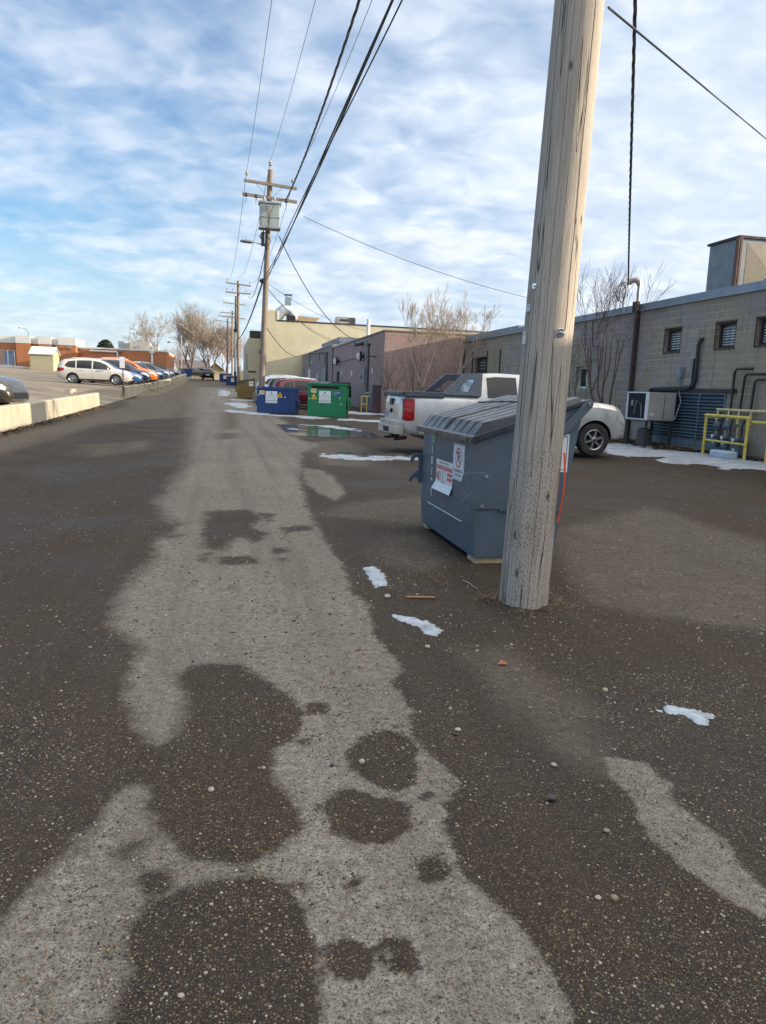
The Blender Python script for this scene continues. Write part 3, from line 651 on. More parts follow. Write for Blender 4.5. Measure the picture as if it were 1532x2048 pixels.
# ------------------------------------------------------------------ purple block buildings
m_pur = blocks('plum_block', [(.385, .265, .24), (.45, .32, .29), (.415, .29, .265)], (.52, .41, .37), .4, .2, .009, stain=(.21, .15, .15), bstr=.3)
m_gry = blocks('mauve_grey_block', [(.325, .27, .258), (.37, .315, .295), (.345, .29, .275)], (.43, .385, .36), .4, .2, .009, stain=(.18, .155, .16), bstr=.3)
PX = 8.6
pb1 = thing('plum_building', 'low plum painted block building with a white vent pipe and wall boxes', 'building', (PX, 41, .3))
MB().box(PX, 30, 41.0, 62.0, -.2, 4.72).build('wall', m_pur, pb1, world=True)
MB().box(PX-.04, 30, 40.96, 62.0, 4.723, 4.80).build('coping', M_('plum_coping', (.20, .14, .15), .7), pb1, world=True)
def onp(px, py, dx=.0): p_ = atx(px, py, PX); return Vector((PX-dx, p_.y, p_.z))
q = MB(); A = onp(732, 648, .02); q.tube([(PX+.15, A.y, 4.4), (PX+.15, A.y, A.z+.3)], .11, 12); q.build('vent_pipe', m_white, pb1, smooth=50, world=True)
q = MB(); pts = [onp(733, 682, .08), onp(736, 682, .1), onp(735, 740, .1)]; q.tube([onp(729, 688, .5)]+pts, .05, 8); A = onp(733, 755, .05); q.tube([(PX-.05, A.y, 1.9), (PX-.05, A.y, .9)], .03, 8)
q.build('service_conduit', m_cond, pb1, world=True)
q = MB(); A = onp(732, 751, 0); q.box(PX-.22, PX-.002, A.y-.3, A.y+.25, A.z-.5, A.z+.45); q.disc((PX-.22, A.y+.35, A.z-.05), .14, (-1, 0, 0), 14, 0, .1); q.build('meter_box', m_cond, pb1, bevel=.01, world=True)
q = MB()
for k in range(3): A = onp(724+2*k, 690-1.2*k, .35-.08*k); q.lathe([(0, -.12), (.13, -.08), (.15, .05), (.06, .14), (0, .14)], 10, Matrix.Translation(A))
q.build('weather_head', m_black, pb1, smooth=60, world=True)
for px, py in ((679, 723), (728, 713)):
    A = onp(px, py); lb = MB().box(PX-.32, PX-.16, A.y-.26, A.y+.26, A.z-.3, A.z+.3).build('wall_lamp', m_black, pb1, bevel=.02, world=True)
    MB().lathe([(0, 0), (.3, 0), (.26, .12), (0, .16)], 4, Matrix.Translation((PX-.321, A.y, A.z)) @ Matrix.Rotation(RAD(-90), 4, 'Y') @ Matrix.Rotation(RAD(45), 4, 'Z')).build('lens', m_white, lb, world=True)
    MB().box(PX-.16, PX, A.y-.1, A.y+.1, A.z-.1, A.z+.1).build('bracket', m_black, lb, world=True)
q = MB(); A, B = onp(682, 724, .03), onp(722, 714, .03); q.tube([A, B], .018, 6); A, B = onp(667, 683, .04), onp(665, 765, .04); q.tube([onp(682, 684, -.1), A, B], .03, 6); q.build('conduit', m_dkpipe, pb1, world=True)
A, B = onp(675, 745), onp(678, 763); q = MB().box(PX-.05, PX-.002, B.y-.1, A.y+.1, .5, A.z+.05); q.build('door', m_dark, pb1, world=True)
for px, py in ((683, 747), (704, 746), (745, 741)):
    A = onp(px, py); MB().box(PX-.04, PX-.002, A.y-.12, A.y+.12, A.z-.18, A.z+.18).build('notice', m_sgn, pb1, world=True)
q = MB(); A = onp(753.5, 690, .45); q.tube([(A.x, A.y, .3), (A.x, A.y, A.z)], .055, 8); q.tube([(A.x, A.y, A.z-.02), (A.x, A.y, A.z+.06)], .13, 10); q.tube([(A.x, A.y, A.z-.65), (PX, A.y, A.z-.65)], .04, 6)
q.build('standpipe', m_dkpipe, pb1, world=True)
pb2 = thing('mauve_building', 'low mauve grey block building between the plum building and the tan hall', 'building', (PX, 62, .6))
MB().box(PX+.02, 30, 62.01, 85.0, -.2, 5.02).build('wall', m_gry, pb2, world=True)
MB().box(PX-.02, 30, 62.01, 84.98, 5.023, 5.12).build('coping', m_cap, pb2, world=True)
MB().box(PX+.7, 13, 62.4, 74, 5.123, 5.75).build('roof_box', m_galv, pb2, world=True)
q = MB(); A, B = onp(655, 705, .06), onp(655, 770, .06); q.tube([onp(645, 706, .3), A, B], .06, 6); q.tube([onp(620, 706, .06), onp(645, 706, .3)], .05, 6)
for px, y0_, y1_ in ((620, 706, 735), (651, 712, 728), (640, 706, 722)): q.tube([onp(px, y0_, .05), onp(px, y1_, .05)], .03, 6)
q.build('conduit', m_dkpipe, pb2, world=True)
A = onp(650, 749); q = MB().box(PX-.1, PX-.0, A.y-1.3, A.y+1.3, A.z-.75, A.z+.75, 0); q.box(PX-.12, PX-.1, A.y-1.05, A.y+1.05, A.z-.6, A.z+.6, 1); q.build('wall_vent', [m_black, m_cond], pb2, world=True)
for px, py, wy, wz in ((607, 750, 2.2, 1.3), (619, 750, 1.5, 1.2), (635, 753, .5, .5), (624, 724, .3, .2)):
    A = onp(px, py); MB().box(PX-.06, PX+.01, A.y-wy/2, A.y+wy/2, A.z-wz/2, A.z+wz/2).build('wall_panel', m_sgn if wy < 2 else m_cond, pb2, world=True)
# standpipe gas meter with small guard, bollard, in front of the plum building
g2 = thing('gas_meter', 'small gas meter in a yellow guard beside the plum building', 'gas meter', (8.1, 41.8, .3))
A = aty(747, 800, 41.5)
q = MB().box(7.72, 8.0, 41.3, 41.6, .75, 1.15); q.lathe([(0, 0), (.2, 0), (.2, .08), (.08, .16), (0, .16)], 14, Matrix.Translation((7.85, 41.4, 1.25))); q.tube([(7.85, 41.45, .3), (7.85, 41.45, 1.3)], .04, 8)
q.build('meter', M_('teal_grey', (.08, .16, .19), .5, .1, .2), g2, bevel=.02, world=True)
q = MB()
for x in (7.42, 7.72): q.tube([(x, 41.0, .2), (x, 41.0, 1.18)], .03, 8)
q.tube([(7.42, 41.0, 1.17), (7.85, 41.0, 1.17)], .03, 8); q.tube([(7.42, 41.0, .75), (7.72, 41.0, .75)], .024, 8)
q.build('guard', m_yel, g2, world=True)
q = MB().tube([(8.05, 40.0, .2), (8.05, 40.0, 1.75)], .24, 16); q.tube([(8.05, 40.0, 1.75), (8.05, 40.0, 1.80)], .25, 16)
tag(q.build('bollard', M_('plum_steel', (.07, .04, .045), .6, 0, .3), smooth=40), 'thick dark plum steel bollard at the corner of the plum building', 'bollard')

# ------------------------------------------------------------------ tan hall
m_tan = M_('tan_stucco', (.60, .53, .36), .9, 0, .08, .8, .15, 25, (.5, .45, .32), .5)
TY = 85.0
tb = thing('tan_hall', 'tall tan stucco hall with roof ducts at the back of the alley', 'building', (4.6, TY, 1.2))
q = MB().box(4.6, 5.72, TY, 96, .8, 9.75); q.box(5.72, 30, TY, 96, .8, 8.62); q.box(3.0, 4.6, 96, 120, .8, 7.3); q.box(4.6, 30, 96, 118, .8, 7.6)
q.build('wall', m_tan, tb, world=True)
q = MB().box(5.73, 30.02, TY-.06, TY+.3, 8.623, 8.76); q.build('parapet_trim', m_dkpipe, tb, world=True)
q = MB().box(5.72, 5.95, TY-.06, TY+.3, 8.77, 9.7); q.build('parapet_edge', m_white, tb, world=True)
for y0_ in (88, 90.2, 99, 104): MB().box((4.55 if y0_ < 95 else 2.95), (4.62 if y0_ < 95 else 3.02), y0_, y0_+1.4, 3.6, 5.6).build('window', m_cond, tb, world=True)
for bx_ in ((2.98, 3.9, 95.9, 95.98, 3.2, 3.34), (4.3, 4.55, 95.6, 95.9, 5.5, 5.9)): MB().box(*bx_).build('wall_lamp', m_black, tb, world=True)
q = MB().box(3.2, 4.6, 97, 99, 7.62, 8.3); q.box(3.2, 4.6, 97, 99, 7.3, 7.5)
for k in range(6): q.box(3.25+k*.22, 3.3+k*.22, 96.95, 96.99, 7.5, 8.25)
tag(q.build('rooftop_unit', m_dkpipe), 'dark louvered unit on the lower flat roof of the tan hall', 'rooftop unit')
dk = thing('kitchen_duct', 'silver exhaust duct and stack on the tan hall roof', 'duct', (6.5, 86, 8.6))
m_sil = M_('silver_wrap', (.6, .63, .66), .4, .5, .2, 6, .6, 14)
q = MB(); q.tube([(5.9, 86.2, 8.9), (6.1, 86.2, 9.6), (6.5, 86.2, 9.95), (7.2, 86.2, 9.9), (7.7, 86.2, 9.3), (7.8, 86.2, 8.9)], [.45, .6, .65, .62, .55, .45], 12); q.build('bend', m_sil, dk, smooth=50, world=True)
q = MB().box(6.65, 7.3, 85.9, 86.6, 9.7, 11.3); q.build('stack', M_('stack_grey', (.24, .33, .36), .5, .3), dk, world=True)
q = MB().box(6.55, 7.4, 85.8, 86.7, 11.55, 11.63)
for x in (6.68, 7.26): q.box(x, x+.05, 85.95, 86.0, 11.3, 11.55)
q.build('rain_cap', m_dkpipe, dk, world=True)
q = MB().box(6.8, 7.75, 85.6, 86.4, 8.77, 9.35)
for k in range(5): q.box(6.85+k*.19, 6.95+k*.19, 85.55, 85.6, 8.8, 9.3)
q.build('fan_box', m_dkpipe, dk, world=True)
rb = thing('roof_duct', 'long rust tan duct lying along the parapet of the tan hall', 'duct', (9, 86, 8.7))
q = MB().prism([(7.8, 8.77), (10.0, 8.77), (10.5, 9.25), (7.8, 9.4)], 85.8, 86.6); q.build('duct', M_('tan_duct', (.42, .29, .17), .7, 0, .15, 2), rb, world=True)
ac = thing('rooftop_unit', 'boxy pale rooftop air conditioner on the right of the tan hall roof', 'rooftop unit', (13.5, 87, 8.7))
q = MB().box(12.5, 14.6, 86, 88, 8.6, 9.55, 0); q.box(12.8, 13.8, 85.95, 85.99, 9.1, 9.3, 1)
for k in range(6): q.box(13.9+k*.11, 13.95+k*.11, 85.94, 85.99, 8.7, 9.5, 1)
q.build('cabinet', [m_beige, m_dkpipe], ac, world=True)
# ------------------------------------------------------------------ utility poles
def shaft(mb, base, top, r0, r1, nseg=14, n=40, uvs=None):
    """tapered round pole with a UV in metres (around, up)"""
    base, top = Vector(base), Vector(top); L = (top-base).length
    vs, fs, uv = [], [], []
    for i in range(nseg+1):
        t = i/nseg; c = base.lerp(top, t); r = r0+(r1-r0)*t
        for j in range(n):
            a = 2*math.pi*j/n
            rr = r*(1+.012*math.sin(3*a+1)+.008*math.sin(5*a+t*4))
            vs.append((c.x+rr*math.cos(a), c.y+rr*math.sin(a), c.z))
    for i in range(nseg):
        for j in range(n):
            j2 = (j+1) % n
            fs.append((i*n+j, i*n+j2, (i+1)*n+j2, (i+1)*n+j))
            uv.append([(2*math.pi*r0*(j+q)/n, L*(i+w)/nseg) for q, w in ((0, 0), (1, 0), (1, 1), (0, 1))])
    fs.append(tuple(nseg*n+j for j in range(n))); uv.append([(0, 0)]*n)
    mb.add(vs, fs); mb.uvf = uv
    return mb
def build_uv(mb, name, mat, parent, smooth=40):
    o = mb.build(name, mat, parent, smooth=smooth, world=True)
    lay = o.data.uv_layers.new(name='UVMap'); k = 0
    flat = [c for f in mb.uvf for uv in f for c in uv]
    lay.data.foreach_set('uv', flat)
    return o
np_ = thing('utility_pole', 'big weathered wooden utility pole with rows of small holes, in front of the grey dumpster', 'utility pole', (2.16, 5.0, 0))
PB, PT = Vector((2.16, 5.0, -.05)), Vector((2.47, 5.0, 12.4))
build_uv(shaft(MB(), PB, PT, .178, .122, 40, 56), 'shaft', m_pole, np_)
def pole_pt(z, px):   # point on the camera side of the near pole, at a height and across its width
    c = PB.lerp(PT, (z+.05)/12.45); r = .178-.056*(z+.05)/12.45
    to = Vector((-c.x, -c.y, 0)).normalized(); sd = Vector((to.y, -to.x, 0))*-1
    s_ = max(-1, min(1, px)); n_ = to*math.sqrt(1-s_*s_)+sd*s_
    return c+n_*r, n_
for z, s_, r_ in ((1.93, .47, .031), (2.24, -.72, .02)):
    p_, n_ = pole_pt(z, s_)
    q = MB().disc(p_-n_*.002, r_, n_, 18, 0, .008); q.disc(p_+n_*.006, r_*.42, n_, 6, 0, .012); q.build('bolt', m_chrome, np_, world=True, bevel=.002)
for z, s_, hh in ((2.10, -.9, .05), (1.90, -.95, .085)):
    p_, n_ = pole_pt(z, s_)
    M = n_.to_track_quat('Z', 'Y').to_matrix().to_4x4(); M.translation = p_
    q = MB().box(-.03, .03, -hh/2, hh/2, -.004, .004, 0, M); q.disc(p_+n_*.004+Vector((0, 0, hh*.25)), .006, n_, 8, 1, .002); q.build('tag_plate', [m_steel, m_ink], np_, world=True)
c1 = PB.lerp(PT, .09)
q = MB(); nseg = 14; vs = []; fs = []
for i in range(nseg+1):
    z = .62+.5*i/nseg; c = PB.lerp(PT, (z+.05)/12.45); a = RAD(-32); bow = .012+.022*math.sin(math.pi*i/nseg)
    for k, da in enumerate((-.14, .14)):
        for dr in (0, .008):
            rr = .174+bow+dr; vs.append((c.x+rr*math.cos(a+da), c.y+rr*math.sin(a+da), z))
for i in range(nseg):
    o_ = i*4
    for a_, b_ in ((0, 1), (1, 3), (3, 2), (2, 0)): fs.append((o_+a_, o_+b_, o_+4+b_, o_+4+a_))
fs += [(0, 2, 3, 1), (nseg*4, nseg*4+1, nseg*4+3, nseg*4+2)]
q.add(vs, fs); q.build('marker_strip', m_orng, np_, world=True)
q = MB().bar((1.2, 4.85, 11.7), (3.7, 4.85, 11.55), .1, .12); q.build('crossarm', m_pole2, np_, world=True)

def insul(mb, p_, up=1, s_=1.):
    p_ = Vector(p_)
    mb.lathe([(.012, -.22*s_), (.012, 0), (.05*s_, .0), (.075*s_, .03*s_), (.04*s_, .06*s_), (.07*s_, .09*s_), (.03*s_, .14*s_), (0, .15*s_)], 8, Matrix.Translation(p_))
def far_pole(base, top, r0, r1, arms, label, mat=m_pole2, extra=None, n=16):
    """arms: list of (z, x0, x1, drop) crossarms square to the alley"""
    t = thing('utility_pole', label, 'utility pole', tuple(base), group='utility poles along the alley')
    base, top = Vector(base), Vector(top)
    build_uv(shaft(MB(), base-Vector((0, 0, .3)), top, r0, r1, 10, n), 'shaft', mat, t)
    for (z, x0, x1, drop, ins) in arms:
        c = base.lerp(top, (z-base.z)/(top.z-base.z)); y = c.y-.2
        A, B = Vector((x0, y, z+drop/2)), Vector((x1, y, z-drop/2))
        a_ = MB().bar(A, B, .11, .13).build('crossarm', m_pole2, t, world=True)
        q = MB()
        for s_ in (-.32, .32): q.bar((c.x+s_*(x1-x0)/2*1.6, y-.07, z-.06), (c.x, y-.05, z-.75), .03, .02)
        q.build('brace', m_cond, t, world=True)
        for f in ins:
            q = MB(); insul(q, A.lerp(B, abs(f))+Vector((0, 0, .26 if f >= 0 else -.1)), 1, 1.3); q.build('insulator', m_ins if f >= 0 else m_black, t, world=True)
    return t
t2 = far_pole((1.9, 40, .25), (2.25, 40, 12.15), .16, .125, [(11.42, .94, 3.56, .17, (.06, .92)), (10.78, .87, 3.58, .17, (-.07, -.25, -.8))], 'wooden utility pole with a square transformer, standing behind the blue dumpster')
q = MB(); insul(q, (2.25, 40, 12.35), 1, 1.6); q.build('insulator', m_ins, t2, world=True)
m_trf = M_('transformer_grey', (.33, .38, .37), .5, .3, .12, 3)
q = MB().box(1.72, 2.68, 39.15, 39.8, 9.3, 10.38); tr = q.build('transformer', m_trf, t2, bevel=.02, world=True)
q = MB().box(1.66, 2.76, 39.08, 39.86, 10.385, 10.47); q.build('rim', m_trf, tr, world=True)
MB().box(1.68, 2.74, 39.1, 39.84, 9.22, 9.295).build('base_plate', m_trf, tr, world=True); MB().box(1.70, 2.70, 39.12, 39.83, 9.72, 9.76).build('band', m_trf, tr, world=True)
for x in (1.95, 2.45): MB().lathe([(.04, 0), (.07, .05), (.04, .1), (.07, .15), (.03, .3), (0, .3)], 10, Matrix.Translation((x, 39.5, 10.48))).build('bushing', m_ins, tr, world=True)
q = MB()
for k, (x, dx) in enumerate(((1.98, .1), (2.1, .02), (2.25, -.1), (2.4, -.2))): q.tube([(x, 39.1, 10.3), (x+dx, 39.05, 9.9), (2.15, 39.08, 9.25), (2.1, 39.6, 9.0)], .012, 5)
q.tube([(1.95, 39.75, 9.2), (1.75, 39.7, 8.9), (1.95, 39.75, 8.6), (2.15, 39.7, 8.3)], .03, 6); q.tube([(1.98, 39.7, 9.1), (2.3, 39.65, 8.7), (2.1, 39.7, 8.4)], .02, 6); q.box(1.82, 1.98, 39.6, 39.8, 8.45, 9.1)
q.build('cable_bundle', m_cable, t2, world=True)
q = MB().tube([(2.0, 39.85, 8.5), (1.44, 39.5, 8.58)], .03, 8); la = q.build('lamp_arm', m_cond, t2, world=True)
q = MB().lathe([(0, -.36), (.07, -.33), (.13, -.15), (.14, .1), (.11, .28), (.06, .34), (0, .34)], 14, Matrix.Translation((1.12, 39.4, 8.55)) @ Matrix.Rotation(RAD(90), 4, 'Y') @ Matrix.Diagonal((.62, 1.25, 1, 1))); q.tube([(1.1, 39.4, 8.6), (1.1, 39.4, 8.72)], .035, 8)
q.build('lamp_head', m_cond, la, smooth=60, world=True)
MB().lathe([(0, -.12), (.13, -.06), (.15, .04), (.05, .14), (0, .14)], 12, Matrix.Translation((1.9, 39.75, 6.75))).build('splice_case', m_black, t2, smooth=50, world=True)
rows = [((1.6, 85, 1.1), (1.5, 85, 12.6), [(12.2, .2, 2.86, .2, (.06, .95)), (11.3, .16, 2.84, .05, (.06, .3, .82))], 'second wooden pole down the alley, with two crossarms and a black splice', m_pole2),
        ((1.6, 111, 2.0), (1.66, 111, 13.9), [(12.8, -.1, 3.0, .2, (.05, .95)), (10.9, -.1, 3.0, .2, (.3, .7))], 'slim pole just behind the second alley pole', m_pole3),
        ((1.45, 133, 1.9), (1.42, 133, 13.95), [(13.5, -.7, 2.6, .1, (.2, .8)), (12.9, -.9, 2.6, .1, (.05,))], 'far grey pole with close crossarms', m_pole2),
        ((.75, 149, 1.7), (.7, 149, 13.9), [(13.3, -1.5, 2.7, .4, (.02, .9)), (11.8, -1.5, 2.7, .3, (.25, .8))], 'farthest pole, dark and set left of the others', m_pole3)]
for b0, t0, arms, lab, mt in rows: far_pole(b0, t0, .17, .13, arms, lab, mt, n=12)
# guy sleeve on the pole behind the gold dumpster
q = MB().tube([(1.42, 96, 1.4), (1.42, 96, 3.2)], .13, 10, 0); q.tube([(1.42, 96, 3.2), (1.44, 96, 7.9)], .10, 10, 1); q.tube([(1.44, 96, 7.9), (1.46, 96, 9.6)], .12, 10, 0); q.box(1.2, 1.7, 95.8, 96.2, 8.0, 8.3, 2)
tag(q.build('cable_riser', [m_dkpipe, m_sgn, m_black], smooth=50), 'pole with a white cable guard beside the second alley pole', 'utility pole', 'utility poles along the alley')
kind_wires = 'wires strung over the alley'
def sagged(A, B, sag, n=18):
    A, B = Vector(A), Vector(B)
    return [A.lerp(B, i/n)-Vector((0, 0, sag*4*(i/n)*(1-i/n))) for i in range(n+1)]
def wire(A, B, sag, r, label, name='power_line', mat=m_wire, twist=False, n=18, strands=1):
    q = MB(); pts = sagged(A, B, sag, n)
    if twist:
        fine_ = sagged(A, B, sag, n*7)
        for s_ in range(3):
            q.tube([p_+Vector((math.cos(i*.55+s_*2.09), .0, math.sin(i*.55+s_*2.09)))*r*.95 for i, p_ in enumerate(fine_)], r, 5)
    else:
        for s_ in range(strands): q.tube([p_+Vector((.07*s_*math.sin(i*.2+s_), 0, -.055*s_)) for i, p_ in enumerate(pts)], r*(1 if s_ < 2 else .7), 6)
    return tag(q.build(name, mat, smooth=60), label, 'cable', kind_wires)
wire((1.06, 39.8, 11.83), (1.3, 4.85, 11.95), .55, .0085, 'thin wire from the left end of the top crossarm')
wire((2.25, 40, 12.6), (2.66, 4.85, 12.7), .55, .0085, 'thin wire from the tip of the transformer pole')
wire((3.42, 39.8, 11.75), (3.75, 4.85, 11.9), .7, .0085, 'thin wire from the right end of the top crossarm')
wire((3.05, 39.8, 10.8), (2.9, 4.85, 10.9), .75, .02, 'thick twisted cable hung from the lower crossarm', 'twisted_cable', m_cable, True, 26)
wire((1.97, 39.8, 6.9), (2.42, 4.8, 7.35), .45, .019, 'heavy black bundle of telephone cables sweeping up from the transformer pole', 'cable_bundle', m_cable, strands=3, n=30)
# spans onward to the next pole
for (A, B, sg, r_, lab) in (((1.06, 40.2, 11.83), (.4, 85, 12.75), 1.6, .012, 'thin wire running on from the left end of the top crossarm to the second pole'),
                            ((2.25, 40.2, 12.6), (1.5, 85, 13.0), 1.6, .012, 'thin wire running on from the pole tip to the second pole'),
                            ((3.42, 40.2, 11.75), (2.7, 85, 12.5), 1.5, .012, 'thin wire running on from the right crossarm end to the second pole'),
                            ((2.1, 40.2, 8.6), (2.6, 84.5, 11.0), 1.1, .025, 'twisted cable running on from the lamp to the second pole')):
    wire(A, B, sg, r_, lab)
wire((1.95, 40.2, 6.8), (1.55, 85, 6.5), .55, .045, 'black telephone cable running on to the second pole', 'telephone_cable', m_cable, n=24)
wire((1.5, 85.2, 6.5), (1.42, 133, 6.3), .6, .04, 'black telephone cable between the second and the far pole', 'telephone_cable', m_cable)
for (A, B, sg, r_, lab) in ((aty(558, 472, 39.8), onp(728, 683, .3), 1.0, .022, 'service drop from the transformer pole to the plum building'),
                            (aty(533, 565, 40), onp(737, 662, .1), .35, .010, 'uppermost of the thin drops crossing the tan hall'),
                            (aty(533, 572, 40), onp(735, 690, .1), 1.0, .010, 'middle one of the thin drops crossing the tan hall'),
                            (aty(533, 577, 40), onp(706, 685, .0), .75, .012, 'lowest of the thin drops crossing the tan hall'),
                            (aty(531, 652, 40), onp(612, 705, .1), .9, .022, 'sagging black cable from the pole to the mauve building'),
                            (aty(607, 433, 30), Vector((13.3, 30.5, 5.45)), .30, .010, 'long thin wire from the telephone bundle to the block building roof')):
    wire(A, B, sg, r_, lab, 'service_drop')
wire((WX+.02, 23.75, 5.3), (2.42, 5.0, 7.75), .22, .016, 'thick twisted service cable hanging beside the near pole, down to the roof mast', 'twisted_cable', m_cable, True, 30)
A = aty(1217, 15, 5); wire(tuple(A), tuple(atx(1540, 284, 8.0)), .0, .0085, 'blue grey guy wire going down right from the near pole', 'guy_wire', m_wire)

# ------------------------------------------------------------------ dumpsters
def dump_paint(nm, col, dirt, rust=(.16, .08, .045)):
    m, nt, b = nt_new(nm); co = objco(nt)
    c = ramp(nt, noise(nt, co, 1.8, 5, .6), [(.3, [k*.85 for k in col]), (.7, [k*1.15 for k in col])])
    st = ramp(nt, noise(nt, scaled(nt, co, (5, 5, .7)), 1., 6, .65), [(.5, 0.), (.75, .55)])
    c = mix(nt, st, c, dirt)
    sc = ramp(nt, noise(nt, scaled(nt, co, (3, 3, 22), (0, 0, 0), (.5, .3, 0)), 1., 6, .75), [(.68, 0.), (.74, .5)])
    c = mix(nt, sc, c, [min(1, k*2.6+.06) for k in col])
    ch = ramp(nt, noise(nt, co, 22, 4, .75), [(.70, 0.), (.74, .9)])
    c = mix(nt, ch, c, rust)
    nt.links.new(c, b.inputs['Base Color'])
    nt.links.new(ramp(nt, noise(nt, co, 4, 5), [(.3, .38), (.7, .62)]), b.inputs['Roughness'])
    bump(nt, b, noise(nt, co, 3.2, 3), .35, .03)
    return m
m_dgrey = dump_paint('slate_blue_paint', (.080, .110, .145), (.12, .122, .12), (.17, .17, .17))
m_dblue = dump_paint('navy_blue_paint', (.012, .045, .16), (.03, .05, .10)); m_dgreen = dump_paint('green_paint', (.010, .19, .075), (.02, .13, .07)); m_dgold = dump_paint('gold_brown_paint', (.15, .105, .022), (.10, .075, .03))
m_lid = M_('lid_plastic', (.030, .038, .048), .34, 0, .3, 5, .1, 100, (.09, .098, .105), 2.2, rvar=.12)
# local frame: front faces -x, width along y
def dumpster_box(t, mat, Wd=1.85, fh=1.12, rh=1.45, dp=.97, z0=.055, lidmat=m_lid, ribs=4, lids=True, hooks=True):
    h = Wd/2
    q = MB(); prof = [(.02, z0), (0, .36), (0, fh), (dp, rh-.01), (dp-.20, z0)]
    q.prism(prof, -h, h, 'xz', 0)
    q.box(-.006, .0, -h+.08, h-.10, .325, .337)
    body = fixn(q.build('body', mat, t, bevel=.018, segs=2))
    # rim rail along the front top and folded side channel
    q = MB().tube([(.005, -h, fh-.005), (.005, h, fh-.005)], .018, 8); q.build('rim', mat, t)
    for ya, yb in ((-h-.022, -h), (h, h+.022)): MB().box(.22, dp-.16, ya, yb, .485, .50).build('side_channel', mat, t)
    for y in (-h+.12, h-.12):
        MB().box(.03, .32, y-.10, y+.10, 0, z0-.003).build('skid_block', M_('pale_wood', (.42, .33, .19), .8, 0, .25, 20), t)
    if lids:
        sl_ = (rh-fh)/(dp+.05)
        for s_ in (-1, 1):
            y0_, y1_ = (-h-.03, -.006) if s_ < 0 else (.006, h+.03)
            q = MB(); x0_, x1_ = -.075, dp+.02
            def zl(x): return fh+.018+(x+.0)*sl_
            vs = [];
            q.add([(x0_, y0_, zl(x0_)-.035), (x1_, y0_, zl(x1_)), (x1_, y1_, zl(x1_)), (x0_, y1_, zl(x0_)-.035), (x0_, y0_, zl(x0_)+.02), (x1_, y0_, zl(x1_)+.035), (x1_, y1_, zl(x1_)+.035), (x0_, y1_, zl(x0_)+.02)],
                  [(0, 3, 2, 1), (4, 5, 6, 7), (0, 1, 5, 4), (2, 3, 7, 6), (0, 4, 7, 3), (1, 2, 6, 5)])
            wv = (y1_-y0_-.09)/ribs
            for k in range(ribs):
                a = y0_+.045+k*wv+.022; b_ = a+wv-.044; xa, xb, xc = x0_+.035, x0_+.13, x1_-.05
                hh = .075
                vs = [(xa, a-.01, zl(xa)+.02), (xa, b_+.01, zl(xa)+.02), (xb, b_-.008, zl(xb)+.03+hh), (xb, a+.008, zl(xb)+.03+hh), (xc, b_-.008, zl(xc)+.03+hh*.5), (xc, a+.008, zl(xc)+.03+hh*.5),
                      (xa, a-.018, zl(xa)+.0), (xc+.03, a-.018, zl(xc)+.02), (xc+.03, b_+.018, zl(xc)+.02), (xa, b_+.018, zl(xa)+.0)]
                q.add(vs, [(0, 1, 2, 3), (3, 2, 4, 5), (6, 0, 3, 5, 7), (9, 8, 4, 2, 1), (5, 4, 8, 7), (6, 9, 1, 0)])
            q.box(x0_-.006, x0_, y0_+.12, y0_+.32, zl(x0_)-.028, zl(x0_)+.008)
            fixn(q.build('lid', lidmat, t, bevel=.006, segs=2))
    if hooks:
        pl = [(-.10, .83), (.08, .825), (.55, .51), (.55, .50), (-.04, .50), (-.045, .53), (-.06, .555), (-.085, .56), (-.105, .54), (-.115, .515), (-.15, .505), (-.14, .565), (-.04, .655), (-.045, .76), (-.055, .785), (-.08, .785), (-.095, .755), (-.135, .71), (-.14, .75), (-.13, .80)]
        for s_ in (-1, 1):
            ya, yb = (-h-.014, -h-.002) if s_ < 0 else (h+.002, h+.014)
            fp = fixn(MB().prism(pl, ya, yb, 'xz').build('fork_plate', mat, t, bevel=.003, segs=1))
            q = MB()
            for x, z in ((.085, .79), (.06, .525)): q.disc((x, ya if s_ < 0 else yb, z), .018, (0, s_, 0), 12, 0, .006); q.disc((x, (ya-.006) if s_ < 0 else (yb+.006), z), .009, (0, s_, 0), 6, 0, .01)
            q.build('bolt', m_steel, fp)
    return body
t = thing('dumpster', 'slate grey dumpster numbered 10191 behind the big near pole, ribbed black lids', 'dumpster', (2.18, 7.17, .0))
dumpster_box(t, m_dgrey)
FM = Matrix(((0, 0, -1, -.001), (-1, 0, 0, 0), (0, 1, 0, 0), (0, 0, 0, 1)))      # sign plane on the front: u to -y, v to +z
def onfront(y, z): return FM @ Matrix.Translation((-(y-7.17), z, 0))
q = MB()
for k, ch in enumerate('10191'): q.text(ch, .112, onfront(7.70-.008*k, .90-.112*k), 0, z=.003, xs=1.35, bold=.0035)
q.build('number', m_sgn, t)
q = MB(); M = onfront(7.23, .68)
